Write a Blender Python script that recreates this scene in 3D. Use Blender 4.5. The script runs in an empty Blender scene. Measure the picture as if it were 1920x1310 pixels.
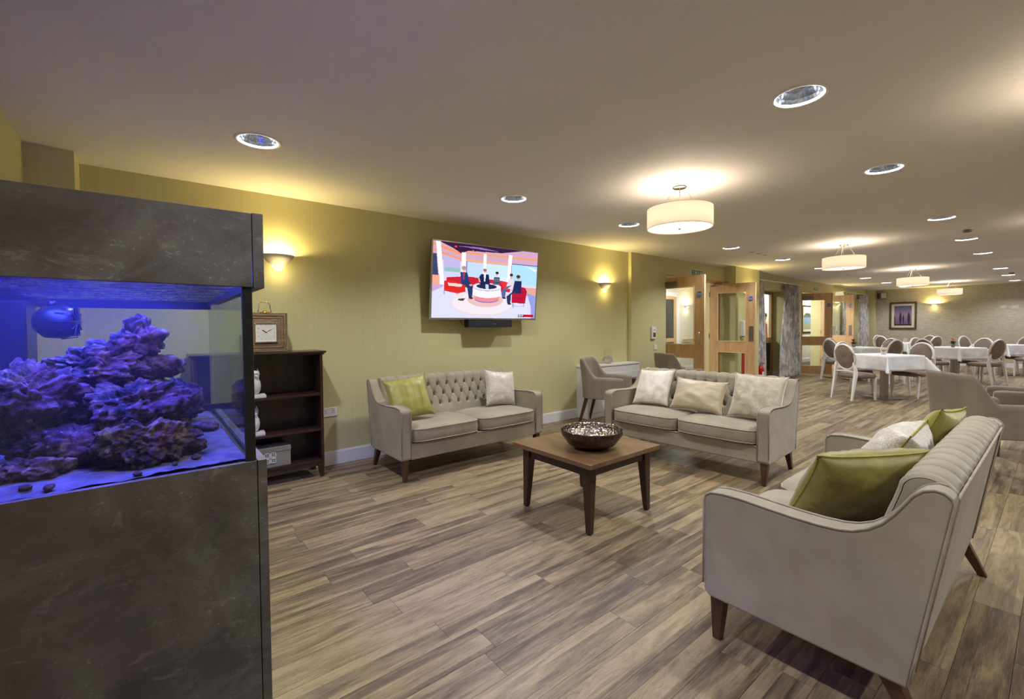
import bpy, bmesh, math, random
import numpy as np
from mathutils import Vector, Matrix, noise, Euler
PI = math.pi
R = math.radians
scene = bpy.context.scene
COL = scene.collection
rnd = random.Random(7)

# ---------------------------------------------------------------- camera
CAMF, CAMYC = 840.8, 637.6
cam_d = bpy.data.cameras.new('camera'); cam = bpy.data.objects.new('camera', cam_d); COL.objects.link(cam)
cam_d.sensor_fit = 'HORIZONTAL'; cam_d.sensor_width = 36.0
cam_d.lens = CAMF / 1920 * 36.0
cam_d.shift_x = 0.0
cam_d.shift_y = (CAMYC - 655.0) / 1920.0
cam_d.clip_start = 0.05; cam_d.clip_end = 100
yaw, pitch, roll = 0.889, 0.029, -0.0076
_fw = Vector((math.cos(yaw)*math.cos(pitch), math.sin(yaw)*math.cos(pitch), -math.sin(pitch)))
_r = Vector((math.sin(yaw), -math.cos(yaw), 0)); _u = _r.cross(_fw)
_r2 = _r*math.cos(roll)+_u*math.sin(roll); _u2 = -_r*math.sin(roll)+_u*math.cos(roll)
m = Matrix((( _r2.x, _u2.x, -_fw.x, 0), (_r2.y, _u2.y, -_fw.y, 0), (_r2.z, _u2.z, -_fw.z, 1.313), (0, 0, 0, 1)))
cam.matrix_world = m
scene.camera = cam

# ---------------------------------------------------------------- world, exposure
w = bpy.data.worlds.new('world'); scene.world = w; w.use_nodes = True
w.node_tree.nodes['Background'].inputs[0].default_value = (0.55, 0.62, 0.8, 1)
w.node_tree.nodes['Background'].inputs[1].default_value = 0.05
scene.view_settings.view_transform = 'Standard'
scene.view_settings.look = 'None'
scene.view_settings.gamma = 1.0
scene.view_settings.use_curve_mapping = False
scene.view_settings.exposure = 0.0

# light levels used by the lamp builders
DOWN_W = 27.0
PEND_W = 13.0
SCONCE_W = 19.0
TANK_W = 46.0
FOYER_W = 60.0

def srgb(r, g, b):
    def f(c):
        c = c/255.0
        return c/12.92 if c <= 0.04045 else ((c+0.055)/1.055)**2.4
    return (f(r), f(g), f(b), 1)

def area_light(name, loc, rot, size, watts, color, shape='DISK', size_y=None, spread=None):
    d = bpy.data.lights.new(name, 'AREA'); d.shape = shape; d.size = size
    if size_y: d.size_y = size_y
    if spread: d.spread = spread
    d.energy = watts; d.color = color
    o = bpy.data.objects.new(name, d); COL.objects.link(o); o.location = loc; o.rotation_euler = rot
    return o
def point_light(name, loc, watts, color, radius):
    d = bpy.data.lights.new(name, 'POINT'); d.energy = watts; d.color = color; d.shadow_soft_size = radius
    o = bpy.data.objects.new(name, d); COL.objects.link(o); o.location = loc
    return o

# ---------------------------------------------------------------- tagging
def tag(o, label=None, cat=None, group=None, kind=None):
    if label: o['label'] = label
    if cat: o['category'] = cat
    if group: o['group'] = group
    if kind: o['kind'] = kind
    return o
def empty(name, loc=(0,0,0), rz=0.0, label=None, cat=None, group=None, kind=None):
    o = bpy.data.objects.new(name, None); COL.objects.link(o); o.location = loc; o.rotation_euler = (0,0,rz)
    o.empty_display_size = 0.1
    return tag(o, label, cat, group, kind)
def copy_tree(o, parent=None):
    c = o.copy(); COL.objects.link(c); c.parent = parent
    for ch in list(o.children): copy_tree(ch, c)
    return c

# ---------------------------------------------------------------- mesh builder
class MB:
    def __init__(s): s.v = []; s.f = []
    def add(s, vs, fs):
        n = len(s.v); s.v += [tuple(v) for v in vs]; s.f += [tuple(i+n for i in f) for f in fs]; return s
    def box(s, x0, x1, y0, y1, z0, z1):
        return s.add([(x0,y0,z0),(x1,y0,z0),(x1,y1,z0),(x0,y1,z0),(x0,y0,z1),(x1,y0,z1),(x1,y1,z1),(x0,y1,z1)],
                     [(0,3,2,1),(4,5,6,7),(0,1,5,4),(1,2,6,5),(2,3,7,6),(3,0,4,7)])
    def frustum(s, c0, w0, d0, c1, w1, d1):
        vs = []
        for c, w_, d_ in ((c0,w0,d0),(c1,w1,d1)):
            for sx, sy in ((-1,-1),(1,-1),(1,1),(-1,1)): vs.append((c[0]+sx*w_/2, c[1]+sy*d_/2, c[2]))
        return s.add(vs, [(0,3,2,1),(4,5,6,7),(0,1,5,4),(1,2,6,5),(2,3,7,6),(3,0,4,7)])
    def tube(s, pts, r, n=8, closed=False, rs=None):
        pts = [Vector(p) for p in pts]; m_ = len(pts); rings = []
        up = Vector((0,0,1))
        for i, p in enumerate(pts):
            a = pts[(i-1) % m_] if (closed or i > 0) else p
            b = pts[(i+1) % m_] if (closed or i < m_-1) else p
            t = (b-a).normalized() if (b-a).length > 1e-9 else Vector((0,0,1))
            ref = up if abs(t.dot(up)) < 0.95 else Vector((1,0,0))
            x = t.cross(ref).normalized(); y = x.cross(t).normalized()
            rr = rs[i] if rs else r
            rings.append([p + x*rr*math.cos(2*PI*k/n) + y*rr*math.sin(2*PI*k/n) for k in range(n)])
        vs = [v for q in rings for v in q]; fs = []
        for i in range(m_ if closed else m_-1):
            j = (i+1) % m_
            # align ring
            for k in range(n): fs.append((i*n+k, i*n+(k+1)%n, j*n+(k+1)%n, j*n+k))
        if not closed:
            fs.append(tuple(range(n))[::-1]); fs.append(tuple((m_-1)*n+k for k in range(n)))
        return s.add(vs, fs)
    def lathe(s, prof, n=32, c=(0,0,0), cap=False, a0=0.0, a1=2*PI):
        full = abs(a1-a0-2*PI) < 1e-6; cnt = n if full else n+1
        vs = []
        for (r_, z_) in prof:
            for k in range(cnt):
                a = a0+(a1-a0)*k/n; vs.append((c[0]+r_*math.cos(a), c[1]+r_*math.sin(a), c[2]+z_))
        fs = []
        for i in range(len(prof)-1):
            for k in range(n):
                k2 = (k+1) % cnt
                fs.append((i*cnt+k, i*cnt+k2, (i+1)*cnt+k2, (i+1)*cnt+k))
        if cap:
            fs.append(tuple(range(cnt))[::-1]); fs.append(tuple((len(prof)-1)*cnt+k for k in range(cnt)))
        return s.add(vs, fs)
    def prism(s, poly, axis, a, b):
        """poly of 2-D points extruded along axis 0/1/2 from a to b"""
        def P(q, t):
            return ((t,q[0],q[1]), (q[0],t,q[1]), (q[0],q[1],t))[axis]
        n = len(poly); vs = [P(q,a) for q in poly]+[P(q,b) for q in poly]
        fs = [tuple(range(n))[::-1], tuple(range(n,2*n))]
        for i in range(n): j=(i+1)%n; fs.append((i,j,n+j,n+i))
        return s.add(vs, fs)
    def grid(s, fn, nu, nv, wrapu=False):
        vs = []; cu = nu if wrapu else nu+1
        for j in range(nv+1):
            for i in range(cu): vs.append(fn(i/nu, j/nv))
        fs = []
        for j in range(nv):
            for i in range(nu):
                i2 = (i+1) % cu
                fs.append((j*cu+i, j*cu+i2, (j+1)*cu+i2, (j+1)*cu+i))
        return s.add(vs, fs)
    def xform(s, M):
        s.v = [tuple(M @ Vector(v)) for v in s.v]; return s
    def build(s, name, mat, parent=None, smooth=False, bevel=None, seg=2, sub=None, loc=None, rot=None, kind=None, label=None, fix=True, wn=False):
        me = bpy.data.meshes.new(name); me.from_pydata(s.v, [], s.f); me.update()
        if fix:
            bm = bmesh.new(); bm.from_mesh(me); bmesh.ops.recalc_face_normals(bm, faces=bm.faces); bm.to_mesh(me); bm.free()
        if mat: me.materials.append(mat)
        if smooth:
            me.polygons.foreach_set('use_smooth', [True]*len(me.polygons))
        o = bpy.data.objects.new(name, me); COL.objects.link(o)
        if parent: o.parent = parent
        if loc: o.location = loc
        if rot: o.rotation_euler = rot
        if bevel:
            b = o.modifiers.new('bevel','BEVEL'); b.width = bevel; b.segments = seg; b.limit_method = 'ANGLE'; b.angle_limit = R(40); b.harden_normals = False
            me.polygons.foreach_set('use_smooth', [True]*len(me.polygons))
            if True:
                wn_ = o.modifiers.new('wn','WEIGHTED_NORMAL'); wn_.keep_sharp = False
        if sub:
            q = o.modifiers.new('sub','SUBSURF'); q.levels = sub; q.render_levels = sub
        if kind: o['kind'] = kind
        if label: o['label'] = label
        return o
def rbox(x0,x1,y0,y1,z0,z1,*a,**k): return MB().box(x0,x1,y0,y1,z0,z1).build(*a,**k)

def text_mesh(body, size, mat, name='lettering', parent=None, M=None, bold=False, spacing=1.0):
    cu = bpy.data.curves.new('t','FONT'); cu.body = body; cu.size = size; cu.align_x='CENTER'; cu.align_y='CENTER'
    cu.resolution_u = 2; cu.space_character = spacing
    if bold: cu.offset = size*0.02
    t = bpy.data.objects.new('t', cu); COL.objects.link(t)
    bpy.context.view_layer.update()
    me = bpy.data.meshes.new_from_object(t.evaluated_get(bpy.context.evaluated_depsgraph_get()))
    bpy.data.objects.remove(t); bpy.data.curves.remove(cu)
    me.name = name; me.materials.clear(); me.materials.append(mat)
    if M is not None: me.transform(M)
    o = bpy.data.objects.new(name, me); COL.objects.link(o)
    if parent: o.parent = parent
    return o

# ---------------------------------------------------------------- materials
def newmat(name):
    m_ = bpy.data.materials.new(name); m_.use_nodes = True; nt = m_.node_tree; nt.nodes.clear()
    out = nt.nodes.new('ShaderNodeOutputMaterial'); return m_, nt, out
def N(nt, t, **k):
    n = nt.nodes.new(t)
    for a, b in k.items():
        if a.startswith('i_'):
            n.inputs[int(a[2:])].default_value = b
        else: setattr(n, a, b)
    return n
def L(nt, a, b): nt.links.new(a, b)
def ramp(nt, fac, stops):
    r_ = nt.nodes.new('ShaderNodeValToRGB'); cr = r_.color_ramp
    while len(cr.elements) < len(stops): cr.elements.new(0.5)
    for e, (p_, c_) in zip(cr.elements, stops): e.position = p_; e.color = c_
    if fac is not None: L(nt, fac, r_.inputs[0])
    return r_.outputs[0]
def coords(nt, scale=(1,1,1), kind='Object', rot=(0,0,0)):
    tc = nt.nodes.new('ShaderNodeTexCoord'); mp = nt.nodes.new('ShaderNodeMapping')
    mp.inputs['Scale'].default_value = scale; mp.inputs['Rotation'].default_value = rot
    L(nt, tc.outputs[kind], mp.inputs[0]); return mp.outputs[0]
def noise_tex(nt, vec, scale=5, detail=4, rough=0.55, dist=0.0):
    n = nt.nodes.new('ShaderNodeTexNoise'); n.inputs['Scale'].default_value = scale; n.inputs['Detail'].default_value = detail
    n.inputs['Roughness'].default_value = rough; n.inputs['Distortion'].default_value = dist
    if vec is not None: L(nt, vec, n.inputs['Vector'])
    return n.outputs['Fac']
def bump(nt, h, strength=0.2, dist=0.002):
    b = nt.nodes.new('ShaderNodeBump'); b.inputs['Strength'].default_value = strength; b.inputs['Distance'].default_value = dist
    L(nt, h, b.inputs['Height']); return b.outputs[0]
def mixc(nt, fac, a, b, mode='MIX'):
    m_ = nt.nodes.new('ShaderNodeMix'); m_.data_type = 'RGBA'; m_.blend_type = mode
    for s_, v in ((m_.inputs[0],fac),(m_.inputs[6],a),(m_.inputs[7],b)):
        if hasattr(v, 'is_linked') or hasattr(v,'links'): L(nt, v, s_)
        else: s_.default_value = v
    return m_.outputs[2]
def math_(nt, op, a, b=None):
    n = nt.nodes.new('ShaderNodeMath'); n.operation = op
    for i, v in enumerate((a,b)):
        if v is None: continue
        if hasattr(v,'links'): L(nt, v, n.inputs[i])
        else: n.inputs[i].default_value = v
    return n.outputs[0]
def pbr(name, c1, c2=None, rough=0.5, metal=0.0, nscale=8, stretch=(1,1,1), bscale=None, bstr=0.15, bdist=0.002, sheen=0.0, spec=0.5, coat=0.0, detail=4, kind='Object', bstretch=None, dist=0.0, r2=None, lo=0.35, hi=0.65):
    m_, nt, out = newmat(name)
    p = nt.nodes.new('ShaderNodeBsdfPrincipled'); L(nt, p.outputs[0], out.inputs[0])
    c2 = c2 or c1
    vec = coords(nt, stretch, kind)
    n = noise_tex(nt, vec, nscale, detail, 0.6, dist)
    L(nt, ramp(nt, n, [(lo,c1),(hi,c2)]), p.inputs['Base Color'])
    p.inputs['Roughness'].default_value = rough; p.inputs['Metallic'].default_value = metal
    p.inputs['Specular IOR Level'].default_value = spec
    if r2 is not None:
        mr = nt.nodes.new('ShaderNodeMapRange'); L(nt, n, mr.inputs[0]); mr.inputs[1].default_value=0.3; mr.inputs[2].default_value=0.7
        mr.inputs[3].default_value = rough; mr.inputs[4].default_value = r2; L(nt, mr.outputs[0], p.inputs['Roughness'])
    if sheen: p.inputs['Sheen Weight'].default_value = sheen; p.inputs['Sheen Roughness'].default_value = 0.4
    if coat: p.inputs['Coat Weight'].default_value = coat
    if bscale:
        v2 = coords(nt, bstretch or stretch, kind)
        L(nt, bump(nt, noise_tex(nt, v2, bscale, 3), bstr, bdist), p.inputs['Normal'])
    return m_
def emis(name, col, strength, extra=None):
    m_, nt, out = newmat(name)
    e = nt.nodes.new('ShaderNodeEmission'); e.inputs[0].default_value = col; e.inputs[1].default_value = strength
    # a faint woven variation keeps lamps from reading as flat cards
    n = noise_tex(nt, coords(nt, (1,1,1)), 60, 2)
    L(nt, mixc(nt, 0.06, col, ramp(nt, n, [(0.3,(0.8,0.8,0.8,1)),(0.7,(1,1,1,1))]), 'MULTIPLY'), e.inputs[0])
    L(nt, e.outputs[0], out.inputs[0]); return m_

def wallpaper(name, c1, c2, vertical=True):
    m_, nt, out = newmat(name)
    p = nt.nodes.new('ShaderNodeBsdfPrincipled'); L(nt, p.outputs[0], out.inputs[0])
    if vertical:
        a = noise_tex(nt, coords(nt, (1,1,0.012)), 90, 3, 0.6)
        b = noise_tex(nt, coords(nt, (1,1,0.05)), 300, 2, 0.6)
    else:
        a = noise_tex(nt, coords(nt, (1,1,3.0)), 9, 6, 0.75)
        b = noise_tex(nt, coords(nt, (1,1,2.5)), 60, 3, 0.6)
    mx = math_(nt, 'ADD', math_(nt,'MULTIPLY',a,0.6), math_(nt,'MULTIPLY',b,0.4))
    L(nt, ramp(nt, mx, [(0.38,c1),(0.62,c2)]), p.inputs['Base Color'])
    p.inputs['Roughness'].default_value = 0.55; p.inputs['Specular IOR Level'].default_value = 0.3
    L(nt, bump(nt, b, 0.15, 0.001), p.inputs['Normal'])
    return m_

M_ = {}
M_['olive'] = wallpaper('olive_wallpaper', srgb(200,194,146), srgb(207,201,155))
M_['beige_wall'] = wallpaper('beige_wallpaper', srgb(168,161,142), srgb(204,198,180), False)
M_['cream'] = pbr('cream_paint', srgb(225,220,205), srgb(232,228,214), 0.7, bscale=300, bstr=0.05)
M_['ceiling'] = pbr('ceiling_paint', srgb(222,219,216), srgb(227,224,221), 0.8, nscale=1.5, bscale=250, bstr=0.06)
M_['white'] = pbr('white_gloss_paint', srgb(226,226,228), srgb(236,236,238), 0.35, nscale=3)
M_['white_plastic'] = pbr('white_plastic', srgb(228,228,226), srgb(236,236,235), 0.3, nscale=3)
M_['plaster'] = pbr('sconce_plaster', srgb(205,198,190), srgb(215,208,200), 0.8, nscale=12)
M_['black'] = pbr('black_plastic', srgb(18,18,20), srgb(28,28,30), 0.35, nscale=40)
M_['black_mesh'] = pbr('black_cloth_grille', srgb(22,22,26), srgb(36,36,42), 0.8, nscale=400)
M_['silver'] = pbr('silver_bezel', srgb(190,190,194), srgb(205,205,208), 0.28, 1.0, nscale=30)
M_['chrome'] = pbr('chrome', srgb(200,200,202), srgb(225,225,228), 0.12, 1.0, nscale=10)
M_['steel'] = pbr('brushed_steel', srgb(150,148,145), srgb(178,176,172), 0.3, 1.0, nscale=20, stretch=(1,1,12))
M_['grey_plate'] = pbr('grey_metal_plate', srgb(120,116,112), srgb(132,128,122), 0.4, 0.8, nscale=20)
M_['oak'] = pbr('oak_veneer', srgb(186,148,102), srgb(206,170,124), 0.42, nscale=6, stretch=(3,3,0.25), detail=8, dist=1.2, bscale=60, bstr=0.05, spec=0.4)
M_['oak_edge'] = pbr('oak_lipping', srgb(208,176,136), srgb(222,192,152), 0.45, nscale=6, stretch=(3,3,0.3), detail=6)
M_['dark_wood'] = pbr('dark_mahogany', srgb(40,24,19), srgb(60,37,28), 0.34, nscale=5, stretch=(6,6,0.7), detail=8, bscale=40, bstr=0.05, coat=0.2)
M_['leg_wood'] = pbr('walnut_leg', srgb(62,36,24), srgb(88,54,36), 0.35, nscale=7, stretch=(6,6,0.6), detail=6, coat=0.15)
M_['table_top'] = pbr('walnut_table_top', srgb(100,73,48), srgb(128,98,68), 0.32, nscale=2.2, stretch=(5,0.6,5), detail=8, dist=0.6, bscale=60, bstr=0.03)
M_['table_frame'] = pbr('table_frame_wood', srgb(46,28,20), srgb(62,39,28), 0.34, nscale=5, stretch=(5,5,0.6), detail=7)
M_['velvet'] = pbr('taupe_velvet', srgb(144,135,115), srgb(165,157,137), 0.75, nscale=3.0, detail=5, bscale=500, bstr=0.08, sheen=0.35, spec=0.2)
M_['velvet_dk'] = pbr('taupe_tub_fabric', srgb(130,120,104), srgb(146,136,120), 0.8, nscale=4, detail=5, bscale=420, bstr=0.12, sheen=0.25, spec=0.2)
M_['piping'] = pbr('taupe_piping', srgb(150,140,124), srgb(168,158,142), 0.7, nscale=20, sheen=0.2)
M_['button'] = pbr('taupe_button', srgb(78,70,60), srgb(90,82,70), 0.8, nscale=20)
M_['green_silk'] = pbr('green_silk', srgb(146,140,62), srgb(170,164,90), 0.42, nscale=3.5, stretch=(7,1,0.4), bscale=220, bstr=0.15, sheen=0.5, bstretch=(1,1,2), spec=0.5)
M_['green_herring'] = pbr('green_herringbone_weave', srgb(118,108,42), srgb(146,136,66), 0.42, nscale=5, bscale=160, bstr=0.35, sheen=0.4, bstretch=(1,1,3), dist=1)
M_['beige_silk'] = pbr('beige_silk', srgb(184,169,142), srgb(200,186,160), 0.42, nscale=3, bscale=200, bstr=0.12, bstretch=(0.3,1,5), sheen=0.3)
M_['cream_velvet'] = pbr('cream_crushed_velvet', srgb(206,196,178), srgb(232,227,216), 0.45, nscale=7, detail=7, dist=1.0, bscale=90, bstr=0.3, sheen=0.5)
M_['pattern_cream'] = pbr('patterned_cream_chenille', srgb(172,162,140), srgb(204,195,174), 0.5, nscale=9, detail=8, dist=2.0, bscale=120, bstr=0.3, sheen=0.4)
M_['taupe_seat'] = pbr('taupe_faux_leather', srgb(118,100,90), srgb(136,118,106), 0.45, nscale=6, bscale=300, bstr=0.08)
M_['linen'] = pbr('white_table_linen', srgb(222,222,226), srgb(236,236,240), 0.7, nscale=8, bscale=300, bstr=0.08)
M_['chair_white'] = pbr('white_lacquer', srgb(232,229,227), srgb(240,238,236), 0.35, nscale=5)
M_['curtain'] = pbr('grey_swirl_curtain', srgb(146,144,146), srgb(206,205,208), 0.5, nscale=3, stretch=(1.2,1.2,0.6), detail=8, dist=3.0, bscale=80, bstr=0.1, sheen=0.3, lo=0.42, hi=0.6)
M_['red'] = pbr('red_enamel', srgb(170,18,18), srgb(190,26,24), 0.25, nscale=10)
M_['terracotta'] = pbr('grey_pot', srgb(130,124,116), srgb(150,144,136), 0.6, nscale=20)
M_['leaf'] = pbr('leaf', srgb(52,70,34), srgb(82,100,50), 0.5, nscale=20)
M_['leaf_brown'] = pbr('brown_leaf', srgb(88,58,30), srgb(120,84,44), 0.6, nscale=20)
M_['coral_flower'] = pbr('coral_flower', srgb(206,120,88), srgb(226,150,116), 0.6, nscale=20)
M_['wicker_lid'] = pbr('pale_wood_lid', srgb(196,174,132), srgb(212,192,150), 0.6, nscale=20)
M_['orange'] = pbr('orange_cloth', srgb(214,104,18), srgb(232,128,34), 0.7, nscale=6)
M_['navy'] = pbr('navy_cloth', srgb(26,30,40), srgb(38,42,52), 0.8, nscale=8)
M_['skin'] = pbr('skin', srgb(206,160,136), srgb(214,170,146), 0.55, nscale=6)
M_['hair'] = pbr('dark_hair', srgb(34,26,22), srgb(50,38,30), 0.5, nscale=30, stretch=(1,1,0.2))
M_['grey_door'] = pbr('dark_vision_panel', srgb(52,54,54), srgb(64,66,66), 0.15, nscale=3)
M_['sign_green'] = pbr('exit_sign_green', srgb(22,104,72), srgb(28,114,80), 0.4, nscale=20)
M_['sign_white'] = pbr('sign_white', srgb(226,232,222), srgb(234,240,230), 0.4, nscale=20)
M_['sign_blue'] = pbr('mandatory_blue', srgb(20,82,160), srgb(26,92,172), 0.4, nscale=20)
M_['ink'] = pbr('print_ink', srgb(30,30,32), srgb(40,40,42), 0.6, nscale=20)
M_['clock_face'] = pbr('clock_face', srgb(214,212,200), srgb(224,222,212), 0.5, nscale=5)
M_['clock_wood'] = pbr('clock_pine', srgb(112,86,62), srgb(156,126,96), 0.5, nscale=10, stretch=(1,2,6), detail=6)
M_['gold'] = pbr('brass', srgb(190,150,80), srgb(210,170,100), 0.25, 1.0, nscale=10)
M_['ceramic'] = pbr('white_ceramic', srgb(205,205,202), srgb(220,220,216), 0.3, nscale=4)
M_['grey_box'] = pbr('grey_paper_box', srgb(122,118,104), srgb(138,134,120), 0.6, nscale=4)
M_['frame_bronze'] = pbr('bronze_picture_frame', srgb(72,60,42), srgb(96,82,58), 0.45, 0.2, nscale=20)
M_['mount'] = pbr('cream_mount', srgb(206,196,170), srgb(214,204,180), 0.8, nscale=20)
M_['sill'] = pbr('sill', srgb(180,170,150), srgb(190,180,160), 0.5)

def glass(name, tint=(0.93,0.96,0.95,1), refl=1.0, rough=0.02):
    m_, nt, out = newmat(name)
    t = nt.nodes.new('ShaderNodeBsdfTransparent'); t.inputs[0].default_value = tint
    g = nt.nodes.new('ShaderNodeBsdfGlossy'); g.inputs['Roughness'].default_value = rough
    f = nt.nodes.new('ShaderNodeLayerWeight'); f.inputs[0].default_value = 0.5
    fp = math_(nt, 'ADD', math_(nt, 'MULTIPLY', math_(nt, 'POWER', f.outputs['Facing'], 4.0), 0.9), 0.035)
    mx = nt.nodes.new('ShaderNodeMixShader')
    n = noise_tex(nt, coords(nt), 3, 2)
    fac = math_(nt, 'MULTIPLY', fp, math_(nt, 'MULTIPLY', math_(nt,'ADD',n,0.5), refl))
    L(nt, fac, mx.inputs[0]); L(nt, t.outputs[0], mx.inputs[1]); L(nt, g.outputs[0], mx.inputs[2]); L(nt, mx.outputs[0], out.inputs[0])
    return m_
M_['glass'] = glass('clear_glass')
M_['tank_glass'] = glass('aquarium_glass', (0.90,0.95,0.93,1), 0.6)
M_['vase_glass'] = glass('thin_vase_glass', (0.975,0.985,0.98,1), 0.5)

def shade_mat(name, col, em):
    m_, nt, out = newmat(name)
    d = nt.nodes.new('ShaderNodeBsdfDiffuse'); t = nt.nodes.new('ShaderNodeBsdfTranslucent')
    n = noise_tex(nt, coords(nt,(1,1,6)), 90, 2)
    c = ramp(nt, n, [(0.3,tuple(x*0.93 for x in col[:3])+(1,)),(0.7,col)])
    L(nt, c, d.inputs[0]); L(nt, c, t.inputs[0])
    mx = nt.nodes.new('ShaderNodeMixShader'); mx.inputs[0].default_value = 0.36
    L(nt, d.outputs[0], mx.inputs[1]); L(nt, t.outputs[0], mx.inputs[2])
    e = nt.nodes.new('ShaderNodeEmission'); e.inputs[1].default_value = em; e.inputs[0].default_value = (1.0,0.86,0.70,1)
    ad = nt.nodes.new('ShaderNodeAddShader'); L(nt, mx.outputs[0], ad.inputs[0]); L(nt, e.outputs[0], ad.inputs[1])
    L(nt, ad.outputs[0], out.inputs[0]); return m_
M_['shade'] = shade_mat('lit_drum_shade', (0.82,0.76,0.67,1), 0.30)
M_['diffuser'] = shade_mat('lit_diffuser', (0.86,0.83,0.78,1), 0.75)
M_['sconce_glass'] = emis('frosted_sconce_glass', (1.0,0.82,0.46,1), 1.7)
M_['led'] = emis('led_ring', (0.95,0.98,1.0,1), 9.0)
M_['led_soft'] = emis('led_lens', (0.95,0.98,1.0,1), 2.5)
M_['emerg'] = emis('emergency_light_panel', (1.0,0.86,0.50,1), 0.75)
M_['reflector'] = pbr('faceted_reflector', srgb(120,124,132), srgb(165,170,178), 0.18, 1.0, nscale=60)

def floor_mat():
    m_, nt, out = newmat('oak_vinyl_plank')
    p = nt.nodes.new('ShaderNodeBsdfPrincipled'); L(nt, p.outputs[0], out.inputs[0])
    at = nt.nodes.new('ShaderNodeAttribute'); at.attribute_name = 'pr'
    sp = nt.nodes.new('ShaderNodeSeparateColor'); L(nt, at.outputs['Color'], sp.inputs[0])
    tc = nt.nodes.new('ShaderNodeTexCoord')
    # second strip printed inside the plank
    sx = nt.nodes.new('ShaderNodeSeparateXYZ'); L(nt, tc.outputs['Object'], sx.inputs[0])
    strip = math_(nt, 'GREATER_THAN', math_(nt,'FRACT', math_(nt,'MULTIPLY', math_(nt,'ADD',sx.outputs[1],10.0), 1/0.15)), 0.5)
    tone = math_(nt, 'ADD', sp.outputs[0], math_(nt,'MULTIPLY', strip, math_(nt,'SUBTRACT', sp.outputs[1], sp.outputs[0])))
    off = nt.nodes.new('ShaderNodeCombineXYZ')
    L(nt, math_(nt,'MULTIPLY',sp.outputs[0],37.0), off.inputs[0]); L(nt, math_(nt,'ADD', math_(nt,'MULTIPLY',sp.outputs[1],23.0), math_(nt,'MULTIPLY',strip,5.3)), off.inputs[1])
    va = nt.nodes.new('ShaderNodeVectorMath'); va.operation='ADD'; L(nt, tc.outputs['Object'], va.inputs[0]); L(nt, off.outputs[0], va.inputs[1])
    def mp(s):
        q = nt.nodes.new('ShaderNodeMapping'); q.inputs['Scale'].default_value = s; L(nt, va.outputs[0], q.inputs[0]); return q.outputs[0]
    n1 = noise_tex(nt, mp((1.0,9,1)), 2.2, 7, 0.62, 0.9)
    n2 = noise_tex(nt, mp((3.0,48,1)), 4.0, 6, 0.75, 0.3)
    n3 = noise_tex(nt, mp((2.4,13,1)), 3.6, 10, 0.8, 1.2)
    nb = noise_tex(nt, coords(nt,(1,1,1)), 1.1, 3)
    mixv = math_(nt,'ADD', math_(nt,'MULTIPLY',n1,0.56), math_(nt,'ADD', math_(nt,'MULTIPLY',n2,0.34), math_(nt,'MULTIPLY',tone,0.17)))
    col = ramp(nt, mixv, [(0.36,srgb(72,59,48)),(0.46,srgb(104,88,71)),(0.55,srgb(138,119,91)),(0.64,srgb(164,144,110)),(0.75,srgb(150,135,112))])
    # knots: stretched voronoi rings
    vo = nt.nodes.new('ShaderNodeTexVoronoi'); vo.inputs['Scale'].default_value = 1.0; L(nt, mp((1.1,5.0,1)), vo.inputs['Vector'])
    ring = math_(nt,'SINE', math_(nt,'MULTIPLY', math_(nt,'ADD',vo.outputs['Distance'], math_(nt,'MULTIPLY',n1,0.25)), 95.0))
    near = nt.nodes.new('ShaderNodeMapRange'); L(nt, vo.outputs['Distance'], near.inputs[0]); near.inputs[1].default_value=0.05; near.inputs[2].default_value=0.33; near.inputs[3].default_value=1; near.inputs[4].default_value=0
    kn = math_(nt,'MULTIPLY', near.outputs[0], math_(nt,'ADD', math_(nt,'MULTIPLY',ring,0.16), 0.22))
    col = mixc(nt, kn, col, srgb(84,66,54))
    crack = nt.nodes.new('ShaderNodeMapRange'); L(nt, n3, crack.inputs[0]); crack.inputs[1].default_value=0.56; crack.inputs[2].default_value=0.68; crack.inputs[3].default_value=0; crack.inputs[4].default_value=0.9
    n4 = noise_tex(nt, mp((14,70,1)), 5.0, 5, 0.8, 0.6)
    spk = ramp(nt, n4, [(0.44,(0,0,0,1)),(0.56,(1,1,1,1))])
    n5 = noise_tex(nt, mp((1.3,5,1)), 2.4, 4, 0.6, 0.5)
    blot = ramp(nt, n5, [(0.50,(0,0,0,1)),(0.62,(1,1,1,1))])
    col = mixc(nt, math_(nt,'MULTIPLY', crack.outputs[0], math_(nt,'ADD', math_(nt,'MULTIPLY',spk,0.75), 0.15)), col, srgb(52,42,36))
    col = mixc(nt, math_(nt,'MULTIPLY', math_(nt,'MULTIPLY',spk,blot),0.42), col, srgb(60,48,41))
    crack2 = nt.nodes.new('ShaderNodeMapRange'); L(nt, n2, crack2.inputs[0]); crack2.inputs[1].default_value=0.57; crack2.inputs[2].default_value=0.70; crack2.inputs[3].default_value=0; crack2.inputs[4].default_value=0.5
    col = mixc(nt, crack2.outputs[0], col, srgb(70,58,50))
    L(nt, col, p.inputs['Base Color'])
    rr = nt.nodes.new('ShaderNodeMapRange'); L(nt, n1, rr.inputs[0]); rr.inputs[3].default_value = 0.34; rr.inputs[4].default_value = 0.5
    L(nt, rr.outputs[0], p.inputs['Roughness']); p.inputs['Specular IOR Level'].default_value = 0.45
    L(nt, bump(nt, n2, 0.12, 0.001), p.inputs['Normal'])
    return m_
M_['floor'] = floor_mat()
M_['subfloor'] = pbr('subfloor', srgb(60,50,42), srgb(70,60,50), 0.8)

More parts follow.
